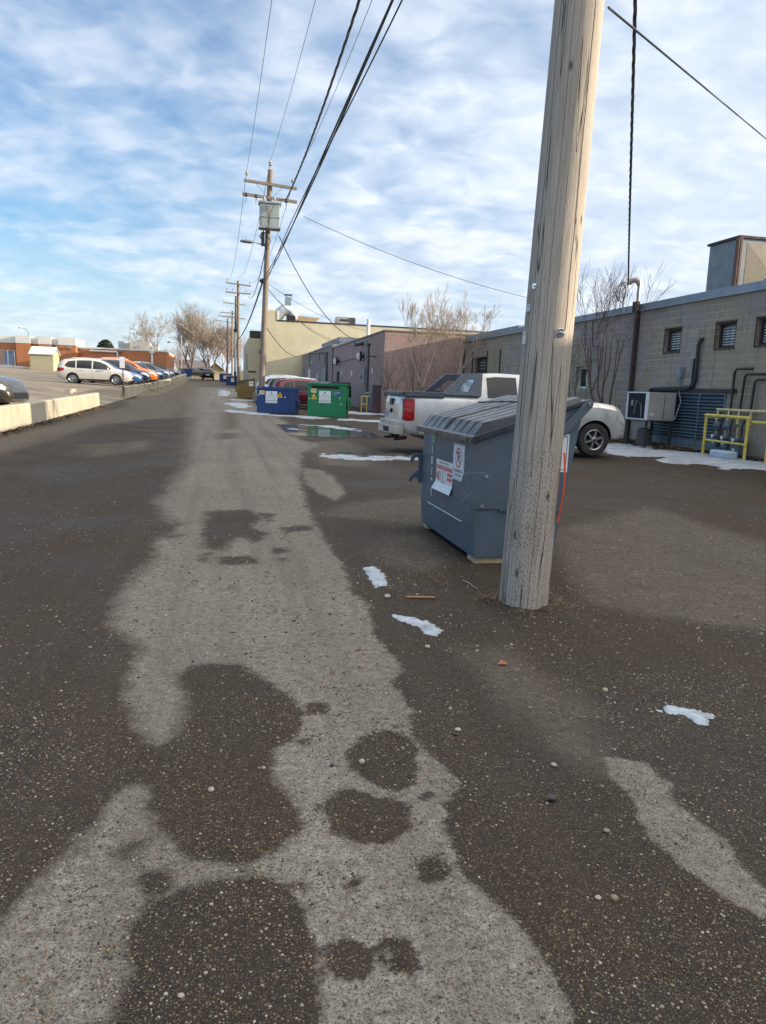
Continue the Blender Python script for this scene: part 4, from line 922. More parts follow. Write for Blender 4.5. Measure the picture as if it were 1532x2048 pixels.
# notice with a curled lower edge
vs = []; fs = []; nn = 8
for i in range(nn+1):
    v = -.16+.31*i/nn; cu_ = max(0, (-.08-v))*.55
    for u in (-.29, .29): vs.append((u*(1+cu_*.6), v, .002+cu_*(1. if u < 0 else .7)))
for i in range(nn): fs.append((2*i, 2*i+1, 2*i+3, 2*i+2))
q.add(vs, fs, 0, M); q.plate(-.265, .265, .055, .095, M, .004, 1)
q.text('NO HAZARDOUS WASTE', .043, M @ Matrix.Translation((0, .075, 0)), 0, z=.006, xs=.92)
q.text('NO', .13, M @ Matrix.Translation((-.19, -.02, 0)), 1, z=.005, xs=.8)
q.text('ENVIRONMENT PROTECTED', .026, M @ Matrix.Translation((0, .122, 0)), 2, z=.005)
for k, wd in enumerate(('BATTERIES', 'OIL', 'PAINT', 'TIRES', 'CHEMICALS', 'PROPANE')): q.text(wd, .019, M @ Matrix.Translation((-.07, .035-.024*k, 0)), 2, 'LEFT', z=.005)
for k in range(6): q.plate(.12+.055*(k % 3), .155+.055*(k % 3), .01-.045*(k//3), .04-.045*(k//3), M, .005, 1)
q.plate(-.28, .28, -.118, -.103, M, .012, 2)
q.build('notice', [m_sgn, m_red, m_ink], t)
q = MB(); M = onfront(6.775, .86); q.plate(-.175, .175, -.17, .17, M, .003, 0)
for a_, b_, c_, d_ in ((-.162, .162, .157, .160), (-.162, .162, -.160, -.157), (-.162, -.159, -.157, .157), (.159, .162, -.157, .157)): q.plate(a_, b_, c_, d_, M, .004, 1)
ring = [(.095*math.cos(i*math.pi/18), .095*math.sin(i*math.pi/18)) for i in range(36)]; rin = [(x*.84, y*.84) for x, y in ring]
Mr = M @ Matrix.Translation((0, .045, 0))
q.add([(x, y, .0045) for x, y in ring]+[(x, y, .0045) for x, y in rin], [(i, (i+1) % 36, 36+(i+1) % 36, 36+i) for i in range(36)], 2, Mr)
q.add([(-.063, .052, .0062), (-.052, .063, .0062), (.063, -.052, .0062), (.052, -.063, .0062)], [(0, 3, 2, 1)], 2, Mr)
q.text('P', .15, Mr, 1, z=.005, xs=1.1); q.text('NO PARKING', .042, M @ Matrix.Translation((0, -.082, 0)), 1, z=.005); q.text('AT ANY TIME', .036, M @ Matrix.Translation((0, -.125, 0)), 1, z=.005)
q.build('no_parking_sign', [m_sgn, m_ink, m_red], t)
q = MB(); M = onfront(7.72, 1.035); q.plate(-.12, 0, -.055, .06, M, .003, 0); q.plate(.0, .12, -.055, .06, M, .003, 1); q.plate(-.08, -.04, -.03, -.022, M, .004, 2); q.plate(.035, .09, -.026, -.018, M, .004, 2)
q.build('sticker', [M_('sticker_blue', (.03, .14, .48), .4), M_('sticker_green', (.06, .36, .12), .4), m_ink], t)
q = MB(); M = onfront(7.19, .33); q.box(-.60, .61, -.006, .004, .004, .0075, 0, M); q.build('weld_line', m_sgn, t)
# plain white notice on the near side by the rear edge
SMt = Matrix(((1, 0, 0, 0), (0, 0, -1, -.925), (0, 1, 0, 0), (0, 0, 0, 1)))
q = MB(); M = SMt @ Matrix.Translation((.70, 1.01, 0)); q.plate(-.14, .15, -.17, .17, M, .004, 0)
for a_, b_, c_, d_ in ((-.12, .135, .145, .150), (-.12, .135, -.150, -.145), (.130, .135, -.145, .145)): q.plate(a_, b_, c_, d_, M, .005, 1)
q.build('side_sign', [m_sgn, m_ink], t)
q = MB().prism([(.72, 1.20), (.80, 1.17), (1.035, 1.43), (1.045, 1.475), (1.0, 1.50), (.96, 1.47)], -.965, -.945, 'xz'); q = fixn(q.build('hinge_arm', m_dgrey, t, bevel=.006))
r = MB().disc((1.005, -.965, 1.455), .024, (0, -1, 0), 16, 0, .012); r.disc((1.005, -.977, 1.455), .012, (0, -1, 0), 6, 0, .01); r.build('bolt', m_chrome, q)
r = MB().tube([(1.0, -.95, 1.455), (1.0, .95, 1.455)], .016, 8); r.build('hinge_rod', m_black, t)
r = MB().tube([(.60, -.4, 1.44), (.75, -.1, 1.50), (.9, .3, 1.56), (.97, .7, 1.50)], .008, 6); r.tube([(.45, .45, 1.42), (.55, 0, 1.44), (.62, -.5, 1.45)], .008, 6); r.build('lid_strap', m_cable, t)

m_orgs = M_('faded_orange', (.62, .34, .10), .5, 0, .35, 24)
m_teal = M_('teal_print', (.10, .30, .36), .5)
def front_signs(t, w0, phone, dark=False):
    """service signs on a face at local y = 0, u = x, v = z, facing -y"""
    F = Matrix(((1, 0, 0, 0), (0, 0, -1, -.004), (0, 1, 0, 0), (0, 0, 0, 1)))
    q = MB(); M = F @ Matrix.Translation(w0)
    q.plate(-.28, .28, -.22, .22, M, .004, 0)
    for k in range(4):
        a = k*math.pi/2; Mr = M @ Matrix.Translation((0, .14, 0)) @ Matrix.Rotation(a, 4, 'Z')
        q.add([(.02, .035, .006), (.055, .0, .006), (.02, -.005, .006), (.0, .022, .006)], [(0, 3, 2, 1)], 1, Mr)
    q.text('WASTE', .085, M @ Matrix.Translation((0, .04, 0)), 2, z=.006, xs=1.15); q.text('CONNECTIONS', .075, M @ Matrix.Translation((0, -.05, 0)), 2, z=.006, xs=1.0)
    q.text('of CANADA', .06, M @ Matrix.Translation((0, -.15, 0)), 2, z=.006)
    for s_ in (-.18, .18): q.plate(s_-.018, s_+.018, -.165, -.13, M, .006, 3)
    q.build('service_sign', [m_sgn, m_ink, m_teal, m_red], t)
    q = MB(); M2 = M @ Matrix.Translation((0, -.29, 0)); q.plate(-.28, .28, -.055, .055, M2, .004, 0); q.text(phone, .085, M2, 1, z=.006, xs=1.0); q.build('phone_strip', [m_sgn, m_ink if dark else m_teal], t)
def warn(t, u, v, s_=.26):
    F = Matrix(((1, 0, 0, u), (0, 0, -1, -.004), (0, 1, 0, v), (0, 0, 0, 1)))
    q = MB(); q.prism([(-s_/2, 0), (s_/2, 0), (0, s_*1.05)], 0, .004, 'xy', 0, F)
    q.prism([(-s_*.13, s_*.12), (s_*.12, s_*.12), (s_*.14, s_*.36), (s_*.05, s_*.46), (-s_*.06, s_*.5), (-s_*.12, s_*.36)], .0045, .007, 'xy', 1, F)
    fixn(q.build('warning_sign', [M_('warning_yellow', (.80, .52, .04), .45), m_ink], t))
def orange_label(t, u, v, w=.24, h=.19, red=False):
    F = Matrix(((1, 0, 0, u), (0, 0, -1, -.004), (0, 1, 0, v), (0, 0, 0, 1)))
    q = MB().plate(-w/2, w/2, -h/2, h/2, F, .003, 0); q.plate(-w*.38, w*.38, -h*.05, h*.4, F, .005, 1); q.plate(-w*.4, w*.4, -h*.2, -h*.12, F, .005, 2)
    q.build('orange_label', [M_('cream', (.75, .68, .52), .5), m_orgs, m_ink], t)
def dots(t, pts):
    q = MB()
    for u, v in pts: q.disc((u, -.002, v), .03, (0, -1, 0), 10, 0, .004)
    q.build('reflector', m_sgn, t)
t = thing('dumpster', 'open navy blue dumpster with a yellow warning triangle, in front of the red car', 'dumpster', (1.58, 37.0, .20), RAD(-13))
q = MB(); q.box(0, 1.86, 0, .05, .05, 1.17); q.box(0, 1.86, 1.25, 1.3, .05, 1.3); q.box(0, .05, .051, 1.249, .05, 1.2); q.box(1.81, 1.86, .051, 1.249, .05, 1.2); q.box(.051, 1.809, .051, 1.249, .05, .1); q.build('body', m_dblue, t, bevel=.012)
q = MB().box(-.03, 1.89, -.03, .06, 1.173, 1.235); q.box(-.03, .06, .06, 1.3, 1.19, 1.25); q.box(1.80, 1.89, .06, 1.3, 1.19, 1.25); q.build('rim', m_dblue, t, bevel=.01)
MB().box(.15, 1.7, .02, .1, 0, .048).build('skid', m_dblue, t)
q = MB().box(1.863, 1.98, .3, 1.0, .48, .68); q.box(-.12, -.003, .3, 1.0, .4, .6); q.build('fork_pocket', m_dblue, t)
front_signs(t, (.70, .87, 0), '403-527-5942'); orange_label(t, .24, 1.02); warn(t, 1.11, .80); dots(t, [(.08, .88), (1.36, .82)])
q = MB().tube([(1.88, .15, .9), (1.9, .3, .72), (2.0, .5, .65)], .012, 6); q.build('chain', m_steel, t)
t = thing('dumpster', 'tall green dumpster with a slot and open black lid, right of the navy one', 'dumpster', (3.88, 35.7, .20), RAD(-17))
q = MB(); q.prism([(0, .0), (1.83, .0), (1.83, 1.48), (0, 1.48)], 0, .05, 'xz'); q.prism([(0, .05), (1.22, .05), (1.35, .6), (1.4, 1.50), (0, 1.50)], 0, 1.83, 'yz') if False else q.box(.05, 1.78, .05, 1.3, .04, 1.47)
fixn(q.build('body', m_dgreen, t, bevel=.012))
q = MB().box(-.02, 1.86, -.03, .05, 1.483, 1.56); q.box(-.02, .05, .05, 1.3, 1.483, 1.54); q.box(1.79, 1.86, .05, 1.3, 1.483, 1.54); q.build('rim', m_dgreen, t, bevel=.01)
MB().box(.17, 1.50, -.004, -.0006, 1.30, 1.43).build('slot', m_dark, t)
q = MB()
for k in range(5): q.box(.06+.15*k, .19+.15*k, .06, 1.25, 1.565, 1.63)
q.box(.02, .85, .04, 1.28, 1.545, 1.567); q.build('lid', M_('pale_lid', (.25, .29, .32), .5, 0, .2), t, bevel=.01)
q = MB().prism([(1.30, 1.62), (1.33, 1.66), (1.62, .95), (1.58, .92)], .95, 1.86, 'yz'); q.box(.95, 1.86, .9, 1.3, 1.565, 1.60); fixn(q.build('open_lid', m_black, t, label=None) if False else q.build('lid', m_black, t))
q = MB().box(1.835, 1.95, .35, 1.05, .5, .82, 0); q.box(1.951, 1.955, .4, .6, .52, .78, 1); q.tube([(1.85, .2, .92), (1.95, .45, .78)], .015, 6, 2); q.tube([(1.85, .4, .92), (1.95, .65, .78)], .015, 6, 2); q.build('fork_pocket', [m_dgreen, m_dark, m_steel], t)
front_signs(t, (.82, .98, 0), '403-527-5942', True); orange_label(t, .28, 1.2, red=True); warn(t, .30, .80)
F = Matrix(((1, 0, 0, 1.39), (0, 0, -1, -.004), (0, 1, 0, 1.10), (0, 0, 0, 1)))
q = MB().plate(-.16, .18, -.10, .11, F, .003, 0)
for k, wd in enumerate(('Corrugated', 'Cardboard', 'Only')): q.text(wd, .065, F @ Matrix.Translation((-.14, .07-.065*k, 0)), 1, 'LEFT', z=.005, xs=.95)
q.build('cardboard_sign', [M_('sign_navy', (.02, .06, .22), .4), m_sgn], t); dots(t, [(.08, .82), (1.52, .88), (1.6, .6)])
# gold dumpster down the alley and the far blue ones: same body
t = thing('dumpster', 'gold brown dumpster with a sloping dark lid beyond the transformer pole', 'dumpster', (1.02, 58.9, .53))
dumpster_box(t, m_dgold, 1.85, 1.18, 1.5, 1.3); F = Matrix(((1, 0, 0, 1.0), (0, 0, -1, -.93), (0, 1, 0, 1.12), (0, 0, 0, 1)))
q = MB().plate(-.14, .16, -.16, .18, F, .004, 0); q.plate(-.08, .1, -.02, .08, F, .006, 1); q.build('notice', [m_sgn, m_cond], t)
for (x, y, z, rz, lab, cl) in ((.28, 110, 1.9, -.1, 'far navy blue dumpster with a white notice, at the foot of the alley poles', m_dblue), (1.2, 97, 1.45, 0, 'dark blue dumpster half hidden behind the gold brown one', m_dblue)):
    t = thing('dumpster', lab, 'dumpster', (x, y, z), RAD(90)+rz, group='far blue dumpsters')
    dumpster_box(t, cl, 1.7, 1.05, 1.2, 1.1, hooks=False); q = MB().box(-.012, -.003, -.3, .3, .45, .95); q.build('notice', m_sgn, t)
t = thing('dumpster', 'navy blue dumpster at the far end of the concrete barrier', 'dumpster', (-6.0, 118.5, 2.45), RAD(20), group='far blue dumpsters'); dumpster_box(t, m_dblue, 2.0, 1.1, 1.25, 1.2, hooks=False)
# ------------------------------------------------------------------ vehicles
def hermite(xs, ys, q):
    xs = np.asarray(xs, float); ys = np.asarray(ys, float); h = np.diff(xs); d = np.diff(ys)/h
    m = np.zeros(len(xs)); m[0], m[-1] = d[0], d[-1]
    for i in range(1, len(xs)-1):
        if d[i-1]*d[i] > 0:
            w1, w2 = 2*h[i]+h[i-1], h[i]+2*h[i-1]; m[i] = (w1+w2)/(w1/d[i-1]+w2/d[i])
    i = np.clip(np.searchsorted(xs, q)-1, 0, len(xs)-2); t = (q-xs[i])/h[i]
    return ((2*t**3-3*t**2+1)*ys[i]+(t**3-2*t**2+t)*h[i]*m[i]+(-2*t**3+3*t**2)*ys[i+1]+(t**3-t**2)*h[i]*m[i+1])
class Veh:
    """lofted body; stations are (x, z sill, z belt, z top, half width sill, belt, top)"""
    def __init__(s, st): s.st = np.array(st, float)
    def par(s, x): return [float(hermite(s.st[:, 0], s.st[:, k], np.array([x]))[0]) for k in range(1, 7)]
    def sec(s, x):
        zb, zs, zt, wb, ws, wt = s.par(x); h = zs-zb; u = zt-zs; cr = .02*min(1, wt)
        rr = min(.07, u*.45)
        return [(0, zb), (wb*.96, zb), (wb, zb+.03), (ws-.015, zb+.30*h), (ws, zb+.62*h), (ws-.008, zb+.86*h), (ws-.03, zs), ((ws-.03)*.55+wt*.45, zs+.5*(u-rr)), (wt, zt-rr), (wt-rr*.4, zt-rr*.32), (wt-rr*1.25, zt), (wt*.5, zt+cr*.8), (0, zt+cr)]
    def hw(s, x, z):
        q = s.sec(x)[1:10]; z = min(max(z, q[0][1]), q[-1][1])
        for (w0, z0), (w1, z1) in zip(q, q[1:]):
            if z0 <= z <= z1+1e-9: return w0+(w1-w0)*(z-z0)/max(z1-z0, 1e-9)
        return q[-1][0]
    def body(s, name, mats, parent, wheels, ra, wd, n=64):
        xs = np.unique(np.concatenate([s.st[:, 0], np.linspace(s.st[0, 0], s.st[-1, 0], n)]))
        vs, fs = [], []; k = None
        for x in xs:
            q = s.sec(x); ring = [(x, w, z) for w, z in q]+[(x, -w, z) for w, z in q[-2:0:-1]]
            k = len(ring); vs += ring
        for i in range(len(xs)-1):
            for j in range(k): fs.append((i*k+j, (i+1)*k+j, (i+1)*k+(j+1) % k, i*k+(j+1) % k))
        fs += [tuple(range(k)), tuple((len(xs)-1)*k+j for j in range(k-1, -1, -1))]
        o = fixn(MB().add(vs, fs).build(name, mats, None)); cuts = []
        for wx, wz in wheels:
            for sd in (-1, 1):
                c = fixn(MB().tube([(wx, sd*(wd-.30), wz), (wx, sd*(wd+.3), wz)], ra, 32).build('cutter', mats[1], None)); cuts.append(c)
                b = o.modifiers.new('arch', 'BOOLEAN'); b.object = c; b.operation = 'DIFFERENCE'; b.solver = 'EXACT'
        bpy.context.view_layer.update()
        me = bpy.data.meshes.new_from_object(o.evaluated_get(bpy.context.evaluated_depsgraph_get()))
        o.modifiers.clear(); o.data = me
        for c in cuts: bpy.data.objects.remove(c)
        me.materials.clear()
        for m in mats: me.materials.append(m)
        for p_ in me.polygons:
            c = p_.center; p_.use_smooth = True; p_.material_index = 0
            for wx, wz in wheels:
                if math.hypot(c.x-wx, c.z-wz) < ra-.004 or (abs(math.hypot(c.x-wx, c.z-wz)-ra) < .012 and abs(p_.normal.y) < .3): p_.material_index = 1
        me.set_sharp_from_angle(angle=RAD(32)); o.parent = parent
        return o
    def strip(s, cols, off=.005, rows=5, sides=(-1, 1), mat=0, mb=None, sub=4):
        q = mb or MB()
        C = []
        for (x0, a0, b0), (x1, a1, b1) in zip(cols, cols[1:]):
            for i in range(sub): t = i/sub; C.append((x0+(x1-x0)*t, a0+(a1-a0)*t, b0+(b1-b0)*t))
        C.append(cols[-1])
        for sd in sides:
            vs = []
            for x, a, b_ in C:
                for j in range(rows+1):
                    z = a+(b_-a)*j/rows; vs.append((x, sd*(s.hw(x, z)+off), z))
            r = rows+1
            fs = [(i*r+j, (i+1)*r+j, (i+1)*r+j+1, i*r+j+1)[::(1 if sd < 0 else -1)] for i in range(len(C)-1) for j in range(rows)]
            q.add(vs, fs, mat)
        return q
    def top(s, x0, x1, inset=.09, off=.007, n=8, mat=0, mb=None, in0=None):
        q = mb or MB(); vs = []
        m = 7
        for i in range(n+1):
            x = x0+(x1-x0)*i/n; p_ = s.par(x); e = .01; sl = (s.par(x+e)[2]-s.par(x-e)[2])/(2*e); nl = math.sqrt(1+sl*sl)
            w = p_[5]-(inset if in0 is None else in0+(inset-in0)*i/n)
            for j in range(m):
                u = -1+2*j/(m-1); y = w*u; cr = .02*min(1, p_[5])*(1-(abs(y)/p_[5])**2)
                vs.append((x-off*sl/nl, y, p_[2]+cr+off/nl+.002))
        fs = [(i*m+j, i*m+j+1, (i+1)*m+j+1, (i+1)*m+j)[::(-1 if x1 > x0 else 1)] for i in range(n) for j in range(m-1)]
        return q.add(vs, fs, mat)
def wheel(parent, x, y, r, w, spokes=7, cap=.62, rimm=None, dark=False):
    sd = 1 if y > 0 else -1
    M = Matrix.Translation((x, y, r)) @ Matrix.Rotation(RAD(-90*sd), 4, 'X')
    rr = r*cap
    q = MB().lathe([(rr, -w/2), (r*.93, -w/2), (r*.985, -w*.4), (r, -w*.25), (r, w*.25), (r*.985, w*.4), (r*.93, w/2), (rr*1.04, w*.5), (rr, w*.42)], 36, M)
    t = q.build('wheel', m_rub, parent, smooth=40)
    q = MB().lathe([(rr*1.02, w*.30), (rr*1.02, w*.47), (rr*.97, w*.50), (rr*.90, w*.44), (rr*.88, w*.2)], 36, M, 0)
    q.lathe([(rr*.9, w*.16), (rr*.3, w*.14), (0, w*.14)], 24, M, 1)
    for k in range(spokes):
        a = 2*math.pi*k/spokes+.3; ww = rr*(.62/spokes*2.2 if spokes < 9 else .10)
        Ms = M @ Matrix.Rotation(a, 4, 'Z')
        q.add([(rr*.12, -ww*.55, w*.2), (rr*.94, -ww*.62, w*.2), (rr*.94, ww*.62, w*.2), (rr*.12, ww*.55, w*.2), (rr*.12, -ww*.5, w*.45), (rr*.94, -ww*.42, w*.40), (rr*.94, ww*.42, w*.40), (rr*.12, ww*.5, w*.45)],
              [(4, 5, 6, 7), (0, 1, 5, 4), (2, 3, 7, 6), (1, 2, 6, 5)], 0, Ms)
    q.lathe([(rr*.26, w*.2), (rr*.25, w*.47), (rr*.2, w*.5), (0, w*.5)], 16, M, 0); q.lathe([(rr*.13, w*.502), (0, w*.506)], 12, M, 1)
    q.build('rim', [rimm or m_rim, m_dark], t, smooth=35)
    return t
m_under = M_('dark_cladding', (.025, .027, .03), .7, 0, .25, 10)
m_seam = m_dark
def finish(t, V, mp, wheels, r, w, half, spokes, doors, glass, ws, rw, head, tail, clad=None, handles=True, mirror=None, rimm=None, rows=5):
    body = V.body('body', [mp, m_under], t, [(x, r*1.02) for x in wheels], r*1.17, half)
    for x in wheels:
        for sd in (-1, 1): wheel(t, x, sd*(half-w*.5-.015), r, w, spokes, rimm=rimm)
    for cols in glass:
        for sd in (-1, 1): V.strip(cols, .006, rows, (sd,)).build('window', m_glass, t, smooth=60)
    if ws: V.top(*ws).build('windshield', m_glass, t, smooth=60)
    if rw: V.top(*rw).build('rear_window', m_glass, t, smooth=60)
    for sd in (-1, 1):
        if head: V.strip(head, .008, 4, (sd,)).build('headlight', m_lens, t, smooth=60)
        if tail: V.strip(tail, .008, 4, (sd,)).build('tail_light', m_tail, t, smooth=60)
        for x in handles if isinstance(handles, (list, tuple)) else ():
            z = x[1]; MB().tube([(x[0]-.09, sd*(V.hw(x[0]-.09, z)+.004), z), (x[0]-.07, sd*(V.hw(x[0], z)+.035), z+.004), (x[0]+.07, sd*(V.hw(x[0], z)+.035), z+.004), (x[0]+.09, sd*(V.hw(x[0]+.09, z)+.004), z)], .014, 6).build('door_handle', mp, t, smooth=60)
        if mirror:
            x, z = mirror; y = V.hw(x, z)
            MB().add([(x-.05, sd*(y-.02), z), (x+.03, sd*(y-.02), z), (x+.06, sd*(y+.2), z-.02), (x-.06, sd*(y+.22), z-.02), (x-.06, sd*(y-.02), z+.04), (x+.03, sd*(y-.02), z+.05), (x+.03, sd*(y+.2), z+.15), (x-.06, sd*(y+.22), z+.15)],
                     [(0, 3, 2, 1), (4, 5, 6, 7), (0, 1, 5, 4), (2, 3, 7, 6), (0, 4, 7, 3), (1, 2, 6, 5)]).build('mirror', mp, t, bevel=.03)
    # door seams as thin dark lines
    q = MB()
    for x, a, b_ in doors: V.strip([(x-.005, a, b_), (x+.005, a, b_)], .002, 8, (-1, 1), 0, q, 1)
    if doors: q.build('door_seam', m_seam, t)
    if clad: V.strip(clad, .007, 3).build('side_cladding', m_under, t, smooth=60)
    return body

# ---- the silver sport pickup by the condenser
SB = [(-2.93, .62, .90, 1.10, .70, .80, .76), (-2.90, .52, 1.05, 1.26, .80, .90, .84), (-2.84, .46, 1.18, 1.34, .86, .97, .90), (-2.6, .42, 1.24, 1.355, .90, .995, .93), (-2.0, .38, 1.26, 1.36, .92, 1.0, .93), (-1.2, .34, 1.26, 1.36, .93, 1.005, .93), (-1.06, .34, 1.265, 1.375, .93, 1.005, .93), (-1.01, .34, 1.27, 1.80, .93, 1.005, .80),
      (-.9, .34, 1.27, 1.88, .93, 1.005, .755), (-.4, .34, 1.27, 1.915, .93, 1.005, .75), (.1, .34, 1.27, 1.905, .93, 1.005, .75), (.55, .34, 1.27, 1.84, .93, 1.005, .745), (.95, .35, 1.27, 1.62, .93, 1.005, .79), (1.35, .36, 1.26, 1.385, .93, 1.0, .87), (1.75, .38, 1.21, 1.335, .93, 1.0, .88), (2.2, .40, 1.18, 1.30, .92, .99, .88), (2.55, .42, 1.12, 1.25, .92, .98, .86), (2.72, .44, 1.03, 1.15, .88, .945, .82), (2.82, .46, .92, 1.02, .82, .89, .76), (2.87, .52, .80, .88, .76, .83, .7)]
m_silver = paint('champagne_silver', (.57, .575, .565), .35, .36, (.30, .26, .20))
m_bedtrim = M_('blue_grey_trim', (.075, .095, .12), .6, 0, .2, 8, .1, 150)
t = thing('pickup_truck', 'silver pickup with dark sail panels, nose to the block wall behind the grey dumpster', 'pickup truck', (6.95, 18.02, .10))
V = Veh(SB)
finish(t, V, m_silver, (-1.28, 1.98), .405, .27, 1.0, 6, [(-.98, .45, 1.2), (.02, .42, 1.22), (1.1, .42, 1.2)],
       [[(-.83, 1.33, 1.80), (-.6, 1.32, 1.83), (-.08, 1.315, 1.83)], [(.06, 1.315, 1.82), (.45, 1.315, 1.78), (.9, 1.32, 1.58), (1.12, 1.33, 1.40)]], (.57, 1.33, .07), None,
       [(2.54, .96, 1.10), (2.66, .86, 1.07), (2.76, .80, 1.0), (2.83, .80, .92)], None, [(-.85, .38, .50), (1.5, .40, .50)], [(-.16, 1.16), (.85, 1.15)], (1.02, 1.33), M_('silver_wheel', (.38, .39, .40), .35, .8, .15, 12))
for sd in (-1, 1):
    q = V.strip([(-2.885, .76, 1.24), (-2.80, .74, 1.25), (-2.66, .74, 1.25), (-2.61, .76, 1.24)], .010, 6, (sd,), 0)
    q.build('tail_light', m_tail, t, smooth=60)
    q = MB()
    for zc in (.86, 1.0, 1.13): V.strip([(-2.87, zc-.04, zc+.03), (-2.72, zc-.03, zc+.02)], .0125, 3, (sd,), 0, q)
    q.build('tail_light_band', m_tailhi, t)
    # sail panel: a buttress with a triangular opening
    yb, yt = sd*.985, sd*.80
    out = [(-1.98, 1.36), (-1.40, 1.875), (-.93, 1.90), (-1.0, 1.36)]; inn = [(-1.62, 1.47), (-1.30, 1.74), (-1.12, 1.74), (-1.30, 1.45)]
    def P3(x, z, dy): f = (z-1.36)/.54; return (x, yb+(yt-yb)*f-sd*dy, z)
    vs = [P3(x, z, d_) for d_ in (0, .10) for x, z in out+inn]
    fs = []
    for i in range(4):
        j = (i+1) % 4
        fs += [(i, j, 4+j, 4+i), (8+i, 12+i, 12+j, 8+j), (i, 8+i, 8+j, j), (4+i, 4+j, 12+j, 12+i)]
    fixn(MB().add(vs, fs).build('sail_panel', m_bedtrim, t, bevel=.012))
q = MB().box(-2.92, -1.05, -.9, .9, 1.378, 1.415); q.box(-2.96, -2.88, -.94, .94, 1.33, 1.40)
for sd in (-1, 1): q.box(-2.86, -1.9, sd*.955-.055, sd*.955+.055, 1.30, 1.42)
q.build('bed_cover', m_bedtrim, t, bevel=.012)
q = MB().box(-1.005, -.995, -.62, .62, 1.45, 1.80); q.build('rear_window', m_glass, t)
q = MB().box(-3.06, -2.86, -.95, .95, .42, .60, 0); q.box(-3.03, -2.86, -.93, .93, .60, .72, 0); q.box(-3.07, -3.055, -.3, .3, .44, .56, 1); q.build('bumper', [paint('bumper_silver', (.45, .44, .41), .35, .4, (.2, .17, .13)), m_dark], t, bevel=.03, segs=3)
q = MB().box(-2.955, -2.925, -.8, .8, .70, .706); q.build('tailgate_seam', m_dark, t)
q = MB().box(-2.965, -2.90, -.14, .14, 1.08, 1.24); q.box(-2.975, -2.96, -.1, .1, 1.16, 1.20); q.build('tailgate_handle', m_black, t, bevel=.01)
q = MB().box(-2.962, -2.93, -.10, .10, .925, .965); q.box(-2.962, -2.93, -.045, .045, .895, .995); q.build('emblem', m_dark, t, bevel=.005)
q = MB().tube([(-2.7, -.62, .33), (-2.98, -.66, .30)], .045, 12); q.tube([(-2.94, -.655, .305), (-2.985, -.66, .30)], .035, 12, 1); q.build('exhaust_pipe', [m_dkpipe, m_dark], t)
q = MB().box(-2.95, -2.75, -.12, .12, .28, .40); q.tube([(-2.95, 0, .3), (-3.1, 0, .3)], .03, 8); q.build('tow_hitch', m_dkpipe, t)
q = MB().box(-2.3, 2.2, -.6, .6, .30, .42); q.tube([(-1.28, -.8, .40), (-1.28, .8, .40)], .06, 8); q.tube([(1.98, -.8, .40), (1.98, .8, .40)], .05, 8); q.build('chassis', m_dkpipe, t)
q = MB().box(2.80, 2.875, -.55, .55, .72, .86); q.build('grille', m_black, t, bevel=.01)

# ---- generic shapes
SUV = [(-2.33, .55, .85, .95, .60, .68, .60), (-2.28, .42, .95, 1.12, .70, .80, .66), (-2.15, .35, 1.0, 1.38, .78, .86, .62), (-1.9, .30, 1.0, 1.58, .82, .89, .60), (-1.4, .26, .99, 1.645, .84, .90, .62), (-.4, .25, .98, 1.67, .85, .90, .63), (.3, .25, .97, 1.63, .85, .90, .62), (.75, .25, .96, 1.48, .85, .90, .60), (1.12, .25, .95, 1.24, .85, .90, .66), (1.4, .25, .93, 1.07, .85, .89, .74), (1.85, .27, .86, 1.0, .83, .87, .72), (2.15, .3, .74, .90, .76, .80, .66), (2.3, .35, .62, .72, .66, .7, .58), (2.36, .4, .52, .58, .58, .6, .5)]
SED = [(-2.30, .45, .78, .88, .58, .66, .58), (-2.22, .38, .86, .98, .72, .80, .66), (-1.9, .30, .90, 1.02, .78, .86, .68), (-1.5, .25, .91, 1.09, .80, .87, .63), (-.95, .21, .91, 1.36, .81, .88, .56), (-.3, .2, .90, 1.43, .82, .88, .56), (.15, .2, .89, 1.41, .82, .88, .56), (.55, .2, .88, 1.27, .82, .88, .57), (1.05, .2, .86, 1.01, .82, .88, .68), (1.5, .22, .82, .94, .80, .87, .68), (1.95, .24, .72, .83, .76, .82, .62), (2.2, .28, .60, .69, .66, .7, .54), (2.3, .33, .50, .56, .56, .6, .46)]
